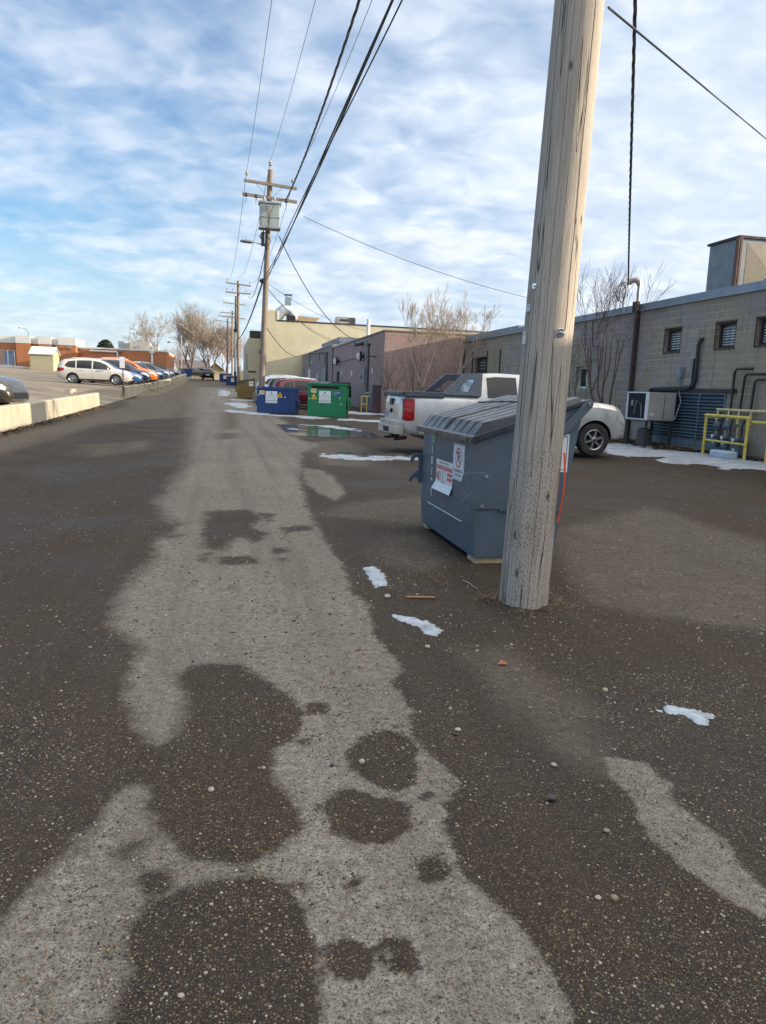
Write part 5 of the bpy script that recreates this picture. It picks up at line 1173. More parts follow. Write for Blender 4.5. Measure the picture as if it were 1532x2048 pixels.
def car(base, name, label, cat, col, loc, head, lo=None, spokes=8, group=None, sx=1., sz=1., metal=.2, full=True, rimm=None, dirt=None):
    st = [(x*sx, a*sz, b_*sz, c*sz, w0, w1, w2) for x, a, b_, c, w0, w1, w2 in base]
    t = thing(name, label, cat, loc, head, group); V = Veh(st); mp = paint('car_paint', col, metal, .32, dirt)
    suv = base is SUV
    def g(l): return [(x*sx, a*sz, b_*sz) for x, a, b_ in l]
    if suv:
        glass = [g([(-1.80, 1.16, 1.24), (-1.6, 1.07, 1.46), (-1.15, 1.04, 1.53)]), g([(-1.07, 1.04, 1.54), (-.6, 1.03, 1.56), (-.13, 1.02, 1.56)]), g([(-.05, 1.02, 1.55), (.35, 1.01, 1.50), (.75, 1.0, 1.34), (1.05, 1.0, 1.10)])]
        finish(t, V, mp, (-1.33*sx, 1.36*sx), .345, .225, .89, spokes, g([(-1.1, .35, 1.0), (-.09, .33, 1.0), (1.06, .35, .92)]), glass, (.40*sx, 1.34*sx, .06), (-2.24*sx, -1.93*sx, .08),
               g([(1.72, .76, .84), (1.95, .70, .86), (2.15, .66, .80), (2.24, .64, .72)]), g([(-2.29, .80, 1.0), (-2.15, .78, 1.04), (-1.85, .86, 1.02)]), g([(-.95, .26, .36), (1.0, .26, .36)]), [(-.72*sx, .92*sz), (.28*sx, .90*sz)], (.92*sx, 1.0*sz), rimm)
        q = MB()
        for sd in (-1, 1): q.tube([(x*sx, sd*.55, V.par(x*sx)[2]+dz) for x, dz in ((-1.5, .0), (-1.4, .05), (-.6, .06), (.2, .05), (.3, .0))], .018, 6)
        q.build('roof_rail', m_chrome, t)
    else:
        glass = [g([(-1.30, .97, 1.10), (-.95, .95, 1.27), (-.12, .94, 1.32)]), g([(-.04, .94, 1.32), (.2, .93, 1.29), (.55, .92, 1.16), (.88, .92, .99)])]
        finish(t, V, mp, (-1.38*sx, 1.36*sx), .325, .215, .87, spokes, g([(-.08, .3, .9), (.95, .3, .86), (-1.05, .5, .92)]), glass, (.30*sx, 1.0*sx, .05), (-1.45*sx, -.95*sx, .05),
               g([(1.68, .66, .74), (1.95, .58, .73), (2.15, .55, .65), (2.22, .53, .60)]), g([(-2.27, .66, .82), (-2.1, .66, .88), (-1.85, .72, .88)]), None, [(-.6*sx, .84*sz), (.45*sx, .83*sz)], (.78*sx, .92*sz), rimm)
    x1 = st[-1][0]; zf = .52*sz if suv else .46*sz
    q = MB().box(x1-.06, x1+.012, -.42, .42, zf-.09, zf+.06, 0)
    for k in range(3): q.box(x1+.012, x1+.018, -.40, .40, zf-.07+.045*k, zf-.055+.045*k, 1)
    q.build('grille', [m_black, m_chrome], t)
    x0 = st[0][0]; MB().box(x0-.012, x0+.03, -.26, .26, .62*sz, .74*sz).build('licence_plate', m_sgn, t)
    return t
def lotz(x, y): return zg(x, y)
row = 'cars nosed up to the concrete barrier'
def park(base, name, label, cat, col, nose, y, **k):
    x = nose-2.33*k.get('sx', 1.); return car(base, name, label, cat, col, (x, y, lotz(x, y)), 0., group=row, **k)
park(SUV, 'parked_car', 'pearl white crossover at the near end of the barrier, nose right', 'car', (.66, .62, .55), -6.05, 54.1, spokes=16)
park(SED, 'parked_car', 'bright blue sedan between the white crossover and a navy wagon', 'car', (.03, .12, .34), -5.75, 58.0, spokes=7)
park(SUV, 'parked_car', 'dark navy wagon between the bright blue sedan and the orange truck', 'car', (.012, .02, .06), -5.5, 60.9, sz=1.04)
park(SUV, 'parked_car', 'bright orange truck in the row along the barrier', 'truck', (.80, .16, .015), -5.25, 64.2, sx=1.12, sz=1.12, metal=0)
park(SED, 'parked_car', 'black low car just behind the orange truck', 'car', (.012, .012, .016), -5.35, 67.6, sz=1.05)
park(SUV, 'parked_car', 'dark blue crossover with a round tail, beyond the black car', 'car', (.012, .05, .13), -5.3, 71.5)
park(SUV, 'parked_car', 'tall dark sport utility behind the dark blue crossover', 'car', (.02, .025, .04), -6.6, 75.5, sz=1.08)
park(SUV, 'parked_car', 'slate blue car whose windshield catches the sun', 'car', (.04, .08, .14), -5.3, 80.5)
park(SED, 'parked_car', 'small grey car near the far end of the barrier', 'car', (.12, .13, .14), -5.3, 88.)
park(SED, 'parked_car', 'last dark car in the row, before the far blue dumpster', 'car', (.02, .025, .03), -5.3, 96.)
car(SUV, 'parked_car', 'bronze grey crossover cut off by the left edge, behind the near barrier', 'car', (.055, .05, .042), (-8.05, 23.9, lotz(-7, 23.9)), RAD(-8), metal=.5, spokes=5)
car(SUV, 'parked_car', 'dark red crossover between the navy blue and the green dumpster', 'car', (.13, .008, .022), (4.97, 44.2, zg(5, 44)+.02), 0., sx=.93, sz=1.0, metal=.4)
car(SUV, 'parked_car', 'black crossover with silver roof rails behind the dark red one', 'car', (.012, .014, .02), (5.0, 48.0, zg(5, 48)), 0., sz=1.03)
car(SUV, 'parked_van', 'white vehicle roof showing behind the gold brown dumpster', 'van', (.55, .62, .70), (4.75, 53.2, zg(4, 53)), 0., sx=1.1, sz=1.08)
car(SUV, 'moving_car', 'black car seen from behind at the far end of the alley', 'car', (.012, .014, .018), (-2.25, 117, zg(-2, 117)), RAD(90), sz=.98)
car(SED, 'parked_car', 'dark car crossing below the crest at the alley end', 'car', (.02, .022, .026), (-4.6, 128, zg(-4.5, 128)+.45), RAD(20))
# ------------------------------------------------------------------ concrete barriers
m_barr, nt, b = nt_new('board_marked_concrete'); p = pos(nt)
c = ramp(nt, noise(nt, p, 1.3, 6, .6), [(.3, (.34, .305, .235)), (.7, (.45, .41, .325))])
c = mix(nt, ramp(nt, noise(nt, scaled(nt, p, (1.8, 2.2, .25)), 1., 5, .65), [(.5, 0.), (.66, .4)]), c, (.26, .235, .18))
c = mix(nt, ramp(nt, noise(nt, scaled(nt, p, (9, 9, .6)), 1., 3, .6), [(.56, 0.), (.7, .45)]), c, (.28, .25, .2))
nt.links.new(c, b.inputs['Base Color']); b.inputs['Roughness'].default_value = .92; bump(nt, b, noise(nt, p, 40, 5, .6), .3, .01)
def barrier(y0, y1, hfun, label, n=24):
    q = MB(); vs = []
    for i in range(n+1):
        y = y0+(y1-y0)*i/n; x = float(barx(y)); z = float(zal(y)); h = hfun(y)
        for dx, dz in ((.0, -.3), (.0, .0), (-.03, h-.04), (-.06, h), (-.26, h), (-.28, h-.04), (-.28, -.3)): vs.append((x+dx, y, z+dz))
    k = 7
    fs = [(i*k+j, (i+1)*k+j, (i+1)*k+(j+1) % k, i*k+(j+1) % k) for i in range(n) for j in range(k)]+[tuple(range(k)), tuple(n*k+j for j in range(k-1, -1, -1))]
    return tag(fixn(q.add(vs, fs).build('concrete_barrier', m_barr)), label, 'barrier', 'concrete barriers along the parking lot')
barrier(12, 38.9, lambda y: .66+.0*y, 'near pale concrete barrier in the sun, with streaks and a rounded end')
barrier(49.9, 117, lambda y: .76, 'long grey shaded concrete barrier in front of the row of parked cars')
q = MB().tube([(-6.12, 49.75, zg(-6.5, 49.9)), (-6.12, 49.75, 2.3)], .035, 8); t = thing('sign_post', 'thin dark post with a narrow white sign at the start of the long barrier', 'sign post', (-6.12, 49.75, 1.0))
q = MB().tube([(-6.12, 49.75, .4), (-6.12, 49.75, 2.55)], .035, 8); q.build('post', m_dkpipe, t, world=True)
q = MB().box(-6.30, -6.0, 49.69, 49.715, 2.30, 2.98); q.build('sign_panel', m_sgn, t, world=True)
for k in range(4):
    y = 43.2+k*1.55; x = float(barx(y))-2.0-k*.25
    tag(MB().prism([(-.1, 0), (.1, 0), (.06, .14), (-.06, .14)], -.7, .7, 'xz').build('parking_stop', m_barr), 'worn concrete parking stop across the lot entrance', 'parking stop', 'parking stops at the lot entrance').location = (x, y, zg(x, y)-.01)
# dirt and dead leaves drifted against the foot of the barriers
rg = random.Random(5)
q = MB()
for y0, y1, n in ((17, 39, 900), (50, 100, 900)):
    for i in range(n):
        y = y0+(y1-y0)*rg.random(); x = float(barx(y))+abs(rg.gauss(0, .16))+.01; z = float(zal(y)); s_ = rg.uniform(.02, .075); a = rg.uniform(0, 6)
        q.add([(x+s_*math.cos(a+k*2.1), y+s_*2*math.sin(a+k*2.1), z+.012+rg.uniform(0, .05)) for k in range(3)], [(0, 1, 2)], rg.randrange(2))
kind(q.build('debris', [M_('dead_leaves', (.10, .065, .035), .9), M_('dark_soil', (.045, .035, .026), .95)]), 'stuff')['label'] = 'dead leaves and dirt along the barrier foot'

# ------------------------------------------------------------------ brick school
m_brick = blocks('orange_brick', [(.40, .145, .065), (.50, .20, .09), (.44, .165, .075)], (.42, .28, .2), .3, .1, .008, bstr=.15)
m_fas = M_('white_fascia', (.66, .66, .62), .5, 0, .05, 1)
SY = 95.0
sb = thing('school_building', 'low orange brick school with white fascia bays across the parking lot', 'building', (-20, SY, 2.4))
q = MB(); fz = MB()
bays = [(-34, -25.9, 2.6, 6.25), (-23.35, -21.85, 0, 6.3), (-20.95, -19.6, 0, 6.3), (-18.75, -16.9, 0, 6.3)]
q.box(-40, -16.95, SY+1.25, 101, 1.0, 5.4); fz.box(-40, -16.93, SY+1.21, 101, 5.403, 6.2)
for x0, x1, dy, zt in bays:
    yy = SY+dy*.4; q.box(x0, x1, yy, SY+1.24 if yy < SY+1.2 else SY+1.3, 1.0, 5.38); fz.box(x0-.03, x1+.03, yy-.03, SY+1.205 if yy < SY+1.2 else SY+1.3, 5.383, 6.24)
q.box(-16.94, -6.85, SY+1.6, 112, 1.0, 5.18); fz.box(-16.92, -6.80, SY+1.55, 112, 5.183, 5.36)
q.build('wall', m_brick, sb, world=True); fz.build('fascia', m_fas, sb, world=True)
q = MB().tube([(-15.6, SY+1.5, 4.92), (-12.6, SY+1.5, 4.92), (-12.45, SY+1.5, 4.8), (-12.45, SY+1.5, 2.6)], .10, 8); q.build('downspout', m_fas, sb, world=True); q = MB().box(-8.6, -8.35, SY+1.45, SY+1.59, 2.5, 4.95); q.box(-8.75, -8.2, SY+1.38, SY+1.59, 4.95, 5.17); q.build('downspout', m_fas, sb, world=True)
q = MB().box(-19.25, -19.05, SY+1.1, SY+1.24, 2.5, 5.35); q.build('downspout', m_fas, sb, world=True)
q = MB().box(-24.95, -23.7, SY+1.19, SY+1.24, 2.4, 4.45); q.build('door', M_('blue_door', (.03, .15, .33), .5), sb, world=True)
for x, y in ((-17.6, SY-.03), (-12.1, SY+1.55), (-16.4, SY+1.5)): MB().prism([(-.25, 0), (.25, 0), (.18, .22), (-.18, .22)], -.35, 0, 'xz', 0, Matrix.Translation((x, y, 5.0))).build('wall_lamp', m_cond, sb, world=True)
q = MB().box(-13.6, -7.9, 101, 108, 5.18, 5.3); 
t = thing('rooftop_unit', 'grey rooftop plant box on the low wing of the brick school', 'rooftop unit', (-11, 103, 5.2))
q = MB().box(-11.7, -9.2, 102, 105, 5.2, 6.45); q.box(-13.0, -11.72, 102.5, 104.5, 5.2, 6.3); q.box(-9.1, -8.2, 102.4, 104, 5.2, 6.1); q.build('housing', m_conc, t, world=True, bevel=.03)
q = MB().box(-13.1, -12.4, 102.3, 102.45, 5.6, 6.5); q.box(-10.9, -10.4, 101.9, 101.96, 5.4, 6.0); q.build('grille', m_cond, t, world=True)
# shed
m_shed, nt, b = nt_new('tan_shed_boards'); p = pos(nt)
sv = ramp(nt, math_(nt, 'FRACT', math_(nt, 'MULTIPLY', N(nt, 'ShaderNodeSeparateXYZ').outputs[0], 2.2)), [(.0, .75), (.06, 1.), (1., 1.)])
nt.links.new(p, [n for n in nt.nodes if n.type == 'SEPXYZ'][0].inputs[0])
nt.links.new(mix(nt, 1.0, sv, ramp(nt, noise(nt, p, 1.2, 4), [(.3, (.36, .33, .22)), (.7, (.44, .40, .27))]), 'MULTIPLY'), b.inputs['Base Color']); b.inputs['Roughness'].default_value = .85
sd_ = thing('garden_shed', 'small tan wooden shed with a pale gable roof beside the brick school', 'shed', (-18.8, 86, 2.3))
x0, x1, y0, y1 = -19.6, -17.35, 85.0, 88.0; zb = zg(-18.5, 85)-.1
q = MB().prism([(y0, zb), (y1, zb), (y1, zb+1.75), ((y0+y1)/2, zb+2.45), (y0, zb+1.75)], x0, x1, 'yz'); fixn(q.build('wall', m_shed, sd_, world=True))
q = MB()
for s_, yy in ((-1, y0), (1, y1)):
    ym = (y0+y1)/2; q.add([(x0-.12, yy+s_*.15, zb+1.70), (x1+.12, yy+s_*.15, zb+1.70), (x1+.12, ym, zb+2.50), (x0-.12, ym, zb+2.50), (x0-.12, yy+s_*.15, zb+1.77), (x1+.12, yy+s_*.15, zb+1.77), (x1+.12, ym, zb+2.57), (x0-.12, ym, zb+2.57)], [(0, 1, 2, 3), (4, 5, 6, 7), (0, 1, 5, 4), (1, 2, 6, 5), (2, 3, 7, 6), (3, 0, 4, 7)])
fixn(q.build('roof', m_fas, sd_, world=True))
# chain link enclosure by the school door
fe = thing('chain_link_fence', 'pale chain link enclosure in front of the blue school door', 'fence', (-23.5, 90, 2.4))
zf = zg(-23, 90); q = MB()
for x in (-25.6, -24.6, -23.0, -22.3): MB().tube([(x, 90, zf-.1), (x, 90, zf+1.75)], .05, 8).build('post', m_steel, fe, world=True)
for z in (.15, 1.72): q.bar((-25.6, 90, zf+z), (-22.3, 90, zf+z), .05, .05)
for k in range(44): q.bar((-25.6+k*.075, 90, zf+.1), (-25.6+min(k+9, 43)*.075, 90, zf+1.7), .012, .012); q.bar((-25.6+k*.075, 90.01, zf+.1), (-25.6+max(k-9, 0)*.075, 90.01, zf+1.7), .012, .012)
q.build('mesh', m_steel, fe, world=True); MB().box(-24.5, -24.3, 89.93, 89.97, zf+.9, zf+1.6).build('notice', m_sgn, fe, world=True)
for k in range(4):
    x = -25.0+k*1.35; tag(MB().prism([(-.55, 0), (.55, 0), (.5, .2), (-.5, .2)], -.12, .12, 'xz').build('parking_stop', m_fas), 'pale concrete parking stop below the chain link enclosure', 'parking stop', 'parking stops by the school').location = (x, 86.5, zg(x, 86.5))
sl_ = thing('street_lamp', 'curved street lamp showing above the school roof at the left edge', 'street lamp', (-29, 112, 4))
q = MB().tube([(-25.9, 112, 2), (-25.9, 112, 7.4), (-26.1, 112, 7.9), (-26.6, 112, 8.1)], .06, 6); q.build('pole', m_cond, sl_, world=True); MB().lathe([(0, -.3), (.12, -.2), (.14, .1), (0, .3)], 8, Matrix.Translation((-26.9, 112, 8.15)) @ Matrix.Rotation(RAD(90), 4, 'Y')).build('lamp_head', m_sgn, sl_, world=True)
# far lamp poles near the trees
def mast(px, ytop, y, label, arm=None, r=.09, mt=None):
    A = aty(px, ytop, y); t = thing('street_lamp', label, 'street lamp', (A.x, y, 1.5))
    MB().tube([(A.x, y, .8), (A.x, y, A.z)], r, 8).build('pole', mt or m_cond, t, world=True)
    if arm:
        B = aty(arm[0], arm[1], y); MB().tube([(A.x, y, A.z-.1), B.lerp(Vector((A.x, y, A.z)), .5)+Vector((0, 0, .25)), B], .05, 6).build('arm', m_cond, t, world=True)
        MB().lathe([(0, -.35), (.14, -.2), (.15, .15), (0, .35)], 8, Matrix.Translation(B) @ Matrix.Rotation(RAD(70), 4, 'Y')).build('lamp_head', m_cond, t, world=True)
mast(363, 671, 135, 'tall pale lamp pole left of the big bare tree', None, .10, m_fas)
mast(355, 694, 132, 'dark lamp pole with a drooping arm beside the pale pole', (338, 684))
mast(343, 713, 128, 'short dark post at the end of the brick school')

# ------------------------------------------------------------------ houses beyond the alley
m_hroof = M_('grey_shingles', (.14, .13, .135), .9, 0, .2, 3); m_hwall = M_('tan_siding', (.36, .30, .22), .85, 0, .12, 2)
def gable(x0, x1, y0, y1, zb, zw, zr, along='x', label='', wm=m_hwall, rm=m_hroof):
    t = thing('house', label, 'house', ((x0+x1)/2, y0, zb))
    if along == 'x':
        fixn(MB().prism([(y0, zb), (y1, zb), (y1, zw), ((y0+y1)/2, zr-.1), (y0, zw)], x0, x1, 'yz').build('wall', wm, t, world=True))
        q = MB(); ym = (y0+y1)/2
        for yy, s_ in ((y0, -1), (y1, 1)): q.add([(x0-.4, yy+s_*.5, zw-.15), (x1+.4, yy+s_*.5, zw-.15), (x1+.4, ym, zr), (x0-.4, ym, zr), (x0-.4, yy+s_*.5, zw-.02), (x1+.4, yy+s_*.5, zw-.02), (x1+.4, ym, zr+.14), (x0-.4, ym, zr+.14)], [(0, 1, 2, 3), (4, 5, 6, 7), (0, 1, 5, 4), (1, 2, 6, 5), (2, 3, 7, 6), (3, 0, 4, 7)])
    else:
        xm = (x0+x1)/2
        fixn(MB().prism([(x0, zb), (x1, zb), (x1, zw), (xm, zr-.1), (x0, zw)], y0, y1, 'xz').build('wall', wm, t, world=True)); q = MB()
        for xx, s_ in ((x0, -1), (x1, 1)): q.add([(xx+s_*.4, y0-.4, zw-.15), (xx+s_*.4, y1+.4, zw-.15), (xm, y1+.4, zr), (xm, y0-.4, zr), (xx+s_*.4, y0-.4, zw), (xx+s_*.4, y1+.4, zw), (xm, y1+.4, zr+.15), (xm, y0-.4, zr+.15)], [(0, 1, 2, 3), (4, 5, 6, 7), (0, 1, 5, 4), (1, 2, 6, 5), (2, 3, 7, 6), (3, 0, 4, 7)])
    fixn(q.build('roof', rm, t, world=True)); return t
A, B = aty(357, 722, 190), aty(415, 755, 190)
h1 = gable(A.x, B.x, 188, 198, .5, aty(380, 736, 188).z, aty(380, 721, 193).z, 'x', 'long low house with a grey shingle roof behind the bare trees')
for px in (402, 368, 392): C = aty(px, 745, 187.9); MB().box(C.x-1., C.x+1., 187.9, 187.99, C.z-.8, C.z+.9).build('window', m_dark, h1, world=True)
A, B = aty(416, 742, 178), aty(446, 755, 178)
h2 = gable(A.x, B.x, 178, 188, .5, aty(430, 740, 178).z, aty(440, 727.5, 178).z, 'y', 'yellow gabled garage behind the bare trees at the alley end', M_('yellow_siding', (.50, .42, .20), .85, 0, .1, 2), M_('tan_roof', (.35, .29, .2), .9))
C, D = aty(428, 742, 177.9), aty(441, 755, 177.9); MB().box(C.x, D.x, 177.9, 177.99, .6, C.z).build('garage_door', M_('cream_door', (.5, .44, .32), .7), h2, world=True)
A, B = aty(428, 750, 150), aty(442, 762, 150)
tag(MB().box(A.x, B.x, 150, 150.25, .6, A.z).build('fence', M_('sandy_boards', (.56, .47, .31), .85, 0, .1, 3)), 'sandy board fence in the sun at the alley end', 'fence')
A, B = aty(478, 741, 124), aty(497, 757, 124)
tag(MB().box(A.x, B.x, 124, 124.25, 1.6, A.z).build('fence', m_hwall), 'tan wall beyond the alley poles, left of the hall', 'wall')
A, B = aty(385, 748, 165), aty(430, 760, 165)
tag(MB().box(A.x-3, B.x, 165, 165.2, .5, A.z).build('fence', M_('olive_boards', (.30, .26, .17), .9, 0, .15, 3)), 'low olive board fence below the long grey house', 'fence')

# ------------------------------------------------------------------ bare trees
RMIN = .004
def limb(mb, p_, d, L, r, depth, rg, mat=0, gn=4, spread=.5, up=.12, kids=3, tw=None, shrink=.68):
    pts, rs = [p_.copy()], [r]; q = p_.copy(); dd = d.normalized()
    for i in range(gn):
        dd = (dd+Vector((rg.gauss(0, .09), rg.gauss(0, .09), rg.gauss(0, .06)+up*.35))).normalized()
        q = q+dd*(L/gn); pts.append(q.copy()); rs.append(max(r*(1-.55*(i+1)/gn), RMIN))
    sides = 7 if r > .06 else (5 if r > .02 else 3)
    tgt = mb if (tw is None or r > .05) else tw
    tgt.tube(pts, rs, sides, mat, False)
    if depth <= 0: return
    n = kids+rg.randint(0, 1)
    for k in range(n):
        f = 1. if k == 0 else rg.uniform(.35, .98); i = min(int(f*gn), gn-1); u = f*gn-i
        b0 = pts[i].lerp(pts[i+1], u); base = (pts[i+1]-pts[i]).normalized()
        ax = Vector((rg.gauss(0, 1), rg.gauss(0, 1), rg.gauss(0, .6))); ax = (ax-base*ax.dot(base)).normalized()
        ang = rg.uniform(.5, 1.15)*spread*(.45 if k == 0 else 1.)
        nd = (base*math.cos(ang)+ax*math.sin(ang)+Vector((0, 0, up))).normalized()
        limb(mb, b0, nd, L*rg.uniform(shrink-.1, shrink+.12), rs[i+1]*rg.uniform(.62, .82), depth-1, rg, mat, max(2, gn-1 if depth > 2 else 2), spread, up, kids, tw, shrink)
def bare_tree(loc, H, r, label, seed, stems=1, lean=0., spread=.62, depth=5, kids=3, cat='tree', name='bare_tree', mats=None, trunk_h=.28, up=.12, group=None, shrink=.68):
    global RMIN
    RMIN = .017 if loc[1] > 100 else .0045
    rg = random.Random(seed); t = thing(name, label, cat, loc, 0, group)
    a, c = MB(), MB()
    for s_ in range(stems):
        an = rg.uniform(0, 6.28); d = Vector((math.cos(an)*lean*(1 if stems > 1 else .3), math.sin(an)*lean*(1 if stems > 1 else .3), 1))
        st_ = Vector((math.cos(an)*.12*(stems > 1), math.sin(an)*.12*(stems > 1), -.1)); hh = H*trunk_h*rg.uniform(.85, 1.15)
        mid_ = st_+d.normalized()*hh*.5+Vector((rg.gauss(0, .04), rg.gauss(0, .04), 0)); top = st_+d.normalized()*hh
        a.tube([st_, mid_, top], [r*1.25, r, r*.9], 8)
        for k in range(3 if stems == 1 else 2):
            aa = an+k*2.1+rg.uniform(-.4, .4); sp_ = spread*(.9 if stems == 1 else .5)*rg.uniform(.5, 1.)
            limb(a, top, Vector((math.cos(aa)*sp_, math.sin(aa)*sp_, 1)), H*.36, r*.72, depth, rg, 0, 4, spread, up, kids, c, shrink)
    a.build('trunk', mats[0], t, smooth=60); c.build('crown', mats[1], t)
    return t
m_bark = M_('grey_bark', (.15, .12, .10), .9, 0, .3, 12, .3, 40); m_twig = M_('pinkish_twigs', (.36, .305, .26), .9, 0, .2, 5); m_twig2 = M_('tan_twigs', (.40, .33, .25), .85, 0, .2, 5); m_twigd = M_('dark_twigs', (.12, .088, .075), .9, 0, .3, 5)
A = aty(382, 752, 160); bare_tree((A.x, 160, .7), 13.2, .36, 'tallest bare tree behind the alley end, with a dark forked trunk', 11, mats=(m_bark, m_twig), depth=5, kids=4, trunk_h=.22, shrink=.68, spread=.62)
A = aty(419, 752, 166); bare_tree((A.x, 166, .7), 12.6, .34, 'bare tree behind the yellow garage, just left of the alley poles', 23, mats=(m_bark, m_twig), depth=5, kids=4, trunk_h=.18, shrink=.68, spread=.7)
A = aty(308, 735, 150); bare_tree((A.x, 150, 2.0), 9.8, .28, 'bare tree behind the brick school roof', 5, mats=(m_bark, m_twig), depth=5, kids=3, spread=.85, trunk_h=.26)
A = aty(450, 752, 176); bare_tree((A.x, 176, .5), 10., .2, 'smaller reddish bare tree behind the far alley poles', 8, mats=(m_bark, M_('russet_twigs', (.30, .17, .11), .9)), depth=4, kids=4)
A = aty(352, 748, 172); bare_tree((A.x, 172, .6), 7., .14, 'low russet bush at the corner of the long grey house', 9, mats=(m_bark, M_('russet_twigs', (.30, .17, .11), .9)), depth=4, kids=3, cat='bush', stems=4, lean=.6)
A = aty(487, 720, 150); bare_tree((A.x, 150, 1.), 9., .15, 'bare tree between the far poles and the tan hall', 31, mats=(m_bark, m_twig), depth=4, kids=3)
# spruce behind the school
A = aty(211, 690, 140); t = thing('evergreen_tree', 'dark rounded evergreen tree behind the school roof', 'tree', (A.x, 140, 3.))
rg = random.Random(4); q = MB()
for i in range(2600):
    a = rg.uniform(0, 6.28); z = rg.random(); rr = 1.5*math.sqrt(max(0, 1-(z*1.0)**2.2))*rg.uniform(.55, 1.); c = Vector((rr*math.cos(a), rr*math.sin(a), 3.2+z*2.2)); s_ = rg.uniform(.12, .3)
    n_ = Vector((rg.gauss(0, 1), rg.gauss(0, 1), rg.gauss(0, 1))).normalized(); u_ = n_.orthogonal().normalized(); w_ = n_.cross(u_)
    q.add([c+u_*s_, c+w_*s_*.5, c-u_*s_, c-w_*s_*.5], [(0, 1, 2, 3)], 0)
q.build('crown', M_('needles', (.035, .05, .028), .8, 0, .4, 3), t); MB().tube([(0, 0, 0), (0, 0, 4.)], .18, 8).build('trunk', m_bark, t)
# trees in the corner between the plum and the block building
bare_tree((10.1, 38.3, .3), 5.6, .055, 'slim upright bare tree at the plum wall, left of its neighbours', 41, stems=1, mats=(m_bark, m_twig2), depth=5, kids=3, spread=.42, trunk_h=.3, up=.22, shrink=.62)
bare_tree((11.6, 38.6, .3), 5.3, .065, 'wide bare tree at the plum wall with forked grey stems', 43, stems=3, lean=.28, mats=(m_bark, m_twig2), depth=5, kids=3, spread=.62, trunk_h=.3, up=.10, shrink=.6)
bare_tree((9.2, 39.4, .3), 3.0, .03, 'low dark bush of bare twigs beside the plum steel bollard', 47, stems=9, lean=.75, mats=(m_twigd, m_twigd), depth=2, kids=2, spread=.4, trunk_h=.45, cat='bush', name='bare_bush', up=.0)
bare_tree((12.65, 23.3, .18), 4.5, .036, 'many stemmed bare shrub behind the condenser box', 53, stems=5, lean=.34, mats=(m_twigd, m_twigd), depth=4, kids=2, spread=.6, trunk_h=.38, cat='shrub', name='bare_shrub', up=.10, shrink=.66)
bare_tree((12.3, 25.0, .18), 3.2, .03, 'lower bare shrub right behind the silver pickup', 59, stems=5, lean=.6, mats=(m_twigd, m_twigd), depth=3, kids=2, spread=.7, trunk_h=.3, cat='shrub', name='bare_shrub', up=.04)
q = MB().lathe([(.26, 0), (.22, .3), (.20, .55), (.05, .6), (0, .6)], 12, Matrix.Translation((12.6, 20.9, .1))); tag(q.build('tree_stump', m_bark, smooth=50), 'rough tree stump under the condenser box', 'stump')
# ------------------------------------------------------------------ things lying on the ground
def blob_sheet(poly, hmax, mat, name, res, amp=.35, edge=.25, seed=0, zoff=.0, falloff=None):
    poly = np.asarray(poly); lo, hi = poly.min(0)-.1, poly.max(0)+.1
    nx, ny = max(6, int((hi[0]-lo[0])/res)), max(6, int((hi[1]-lo[1])/res))
    X, Y = np.meshgrid(np.linspace(lo[0], hi[0], nx), np.linspace(lo[1], hi[1], ny)); P = np.stack([X.ravel(), Y.ravel()], 1)
    s_ = sdf(P, poly)/edge
    nz = np.array([mnoise.fractal(Vector((a/edge*.9+seed, b_/edge*.55, seed)), .8, 2.1, 4) for a, b_ in P])
    h = np.clip(s_+nz*amp*1.6, -1, 1); h = np.where(h > 0, np.sqrt(np.clip(h, 0, 1)), h)*hmax
    n2 = np.array([mnoise.noise(Vector((a*9, b_*9, seed+3))) for a, b_ in P]); h = h+n2*.18*hmax
    Zg = zgn(P[:, 0], P[:, 1]); Zg = Zg+np.array([mnoise.noise(Vector((a*.7, b_*.7, 0))) for a, b_ in P])*.012*np.clip(P[:, 1]/4, .3, 1)
    Z = Zg+h+zoff; keep = h.reshape(X.shape) > -.012
    idx = np.arange(nx*ny).reshape(ny, nx); fs = []
    for i in range(ny-1):
        for j in range(nx-1):
            if keep[i, j] or keep[i+1, j] or keep[i, j+1] or keep[i+1, j+1]: fs.append((idx[i, j], idx[i, j+1], idx[i+1, j+1], idx[i+1, j]))
    used = sorted({k for f in fs for k in f}); mp = {k: i for i, k in enumerate(used)}
    q = MB().add([(P[k, 0], P[k, 1], Z[k]) for k in used], [tuple(mp[k] for k in f) for f in fs]); return q.build(name, mat, smooth=80)
m_ice = M_('dirty_ice', (.40, .46, .52), .4, 0, .25, 16, .8, 70, (.13, .13, .13), 9)
for k, (pg, lab) in enumerate(((G((727,1136),(750,1134),(768,1150),(774,1172),(752,1176),(736,1155)), 'short tilted strip of ice on the dark gravel left of the dumpster'),
                              (G((784,1231),(820,1236),(862,1246),(880,1258),(878,1272),(850,1268),(842,1256),(800,1244)), 'long thin strip of ice on the gravel, left of the big pole'),
                              (G((1318,1422),(1350,1414),(1390,1422),(1422,1432),(1418,1450),(1395,1448),(1360,1432)), 'patch of ice alone on the dark gravel at the right'))):
    c = np.mean(pg, 0); o = blob_sheet(pg, .012, m_ice, 'ice_patch', .009, .55, .035, k*3.1); tag(o, lab, 'ice patch', 'ice patches on the gravel')
m_snow2 = M_('trodden_snow', (.35, .39, .44), .6, 0, .15, 2.6, 1., 16, (.10, .095, .09), 2.4)
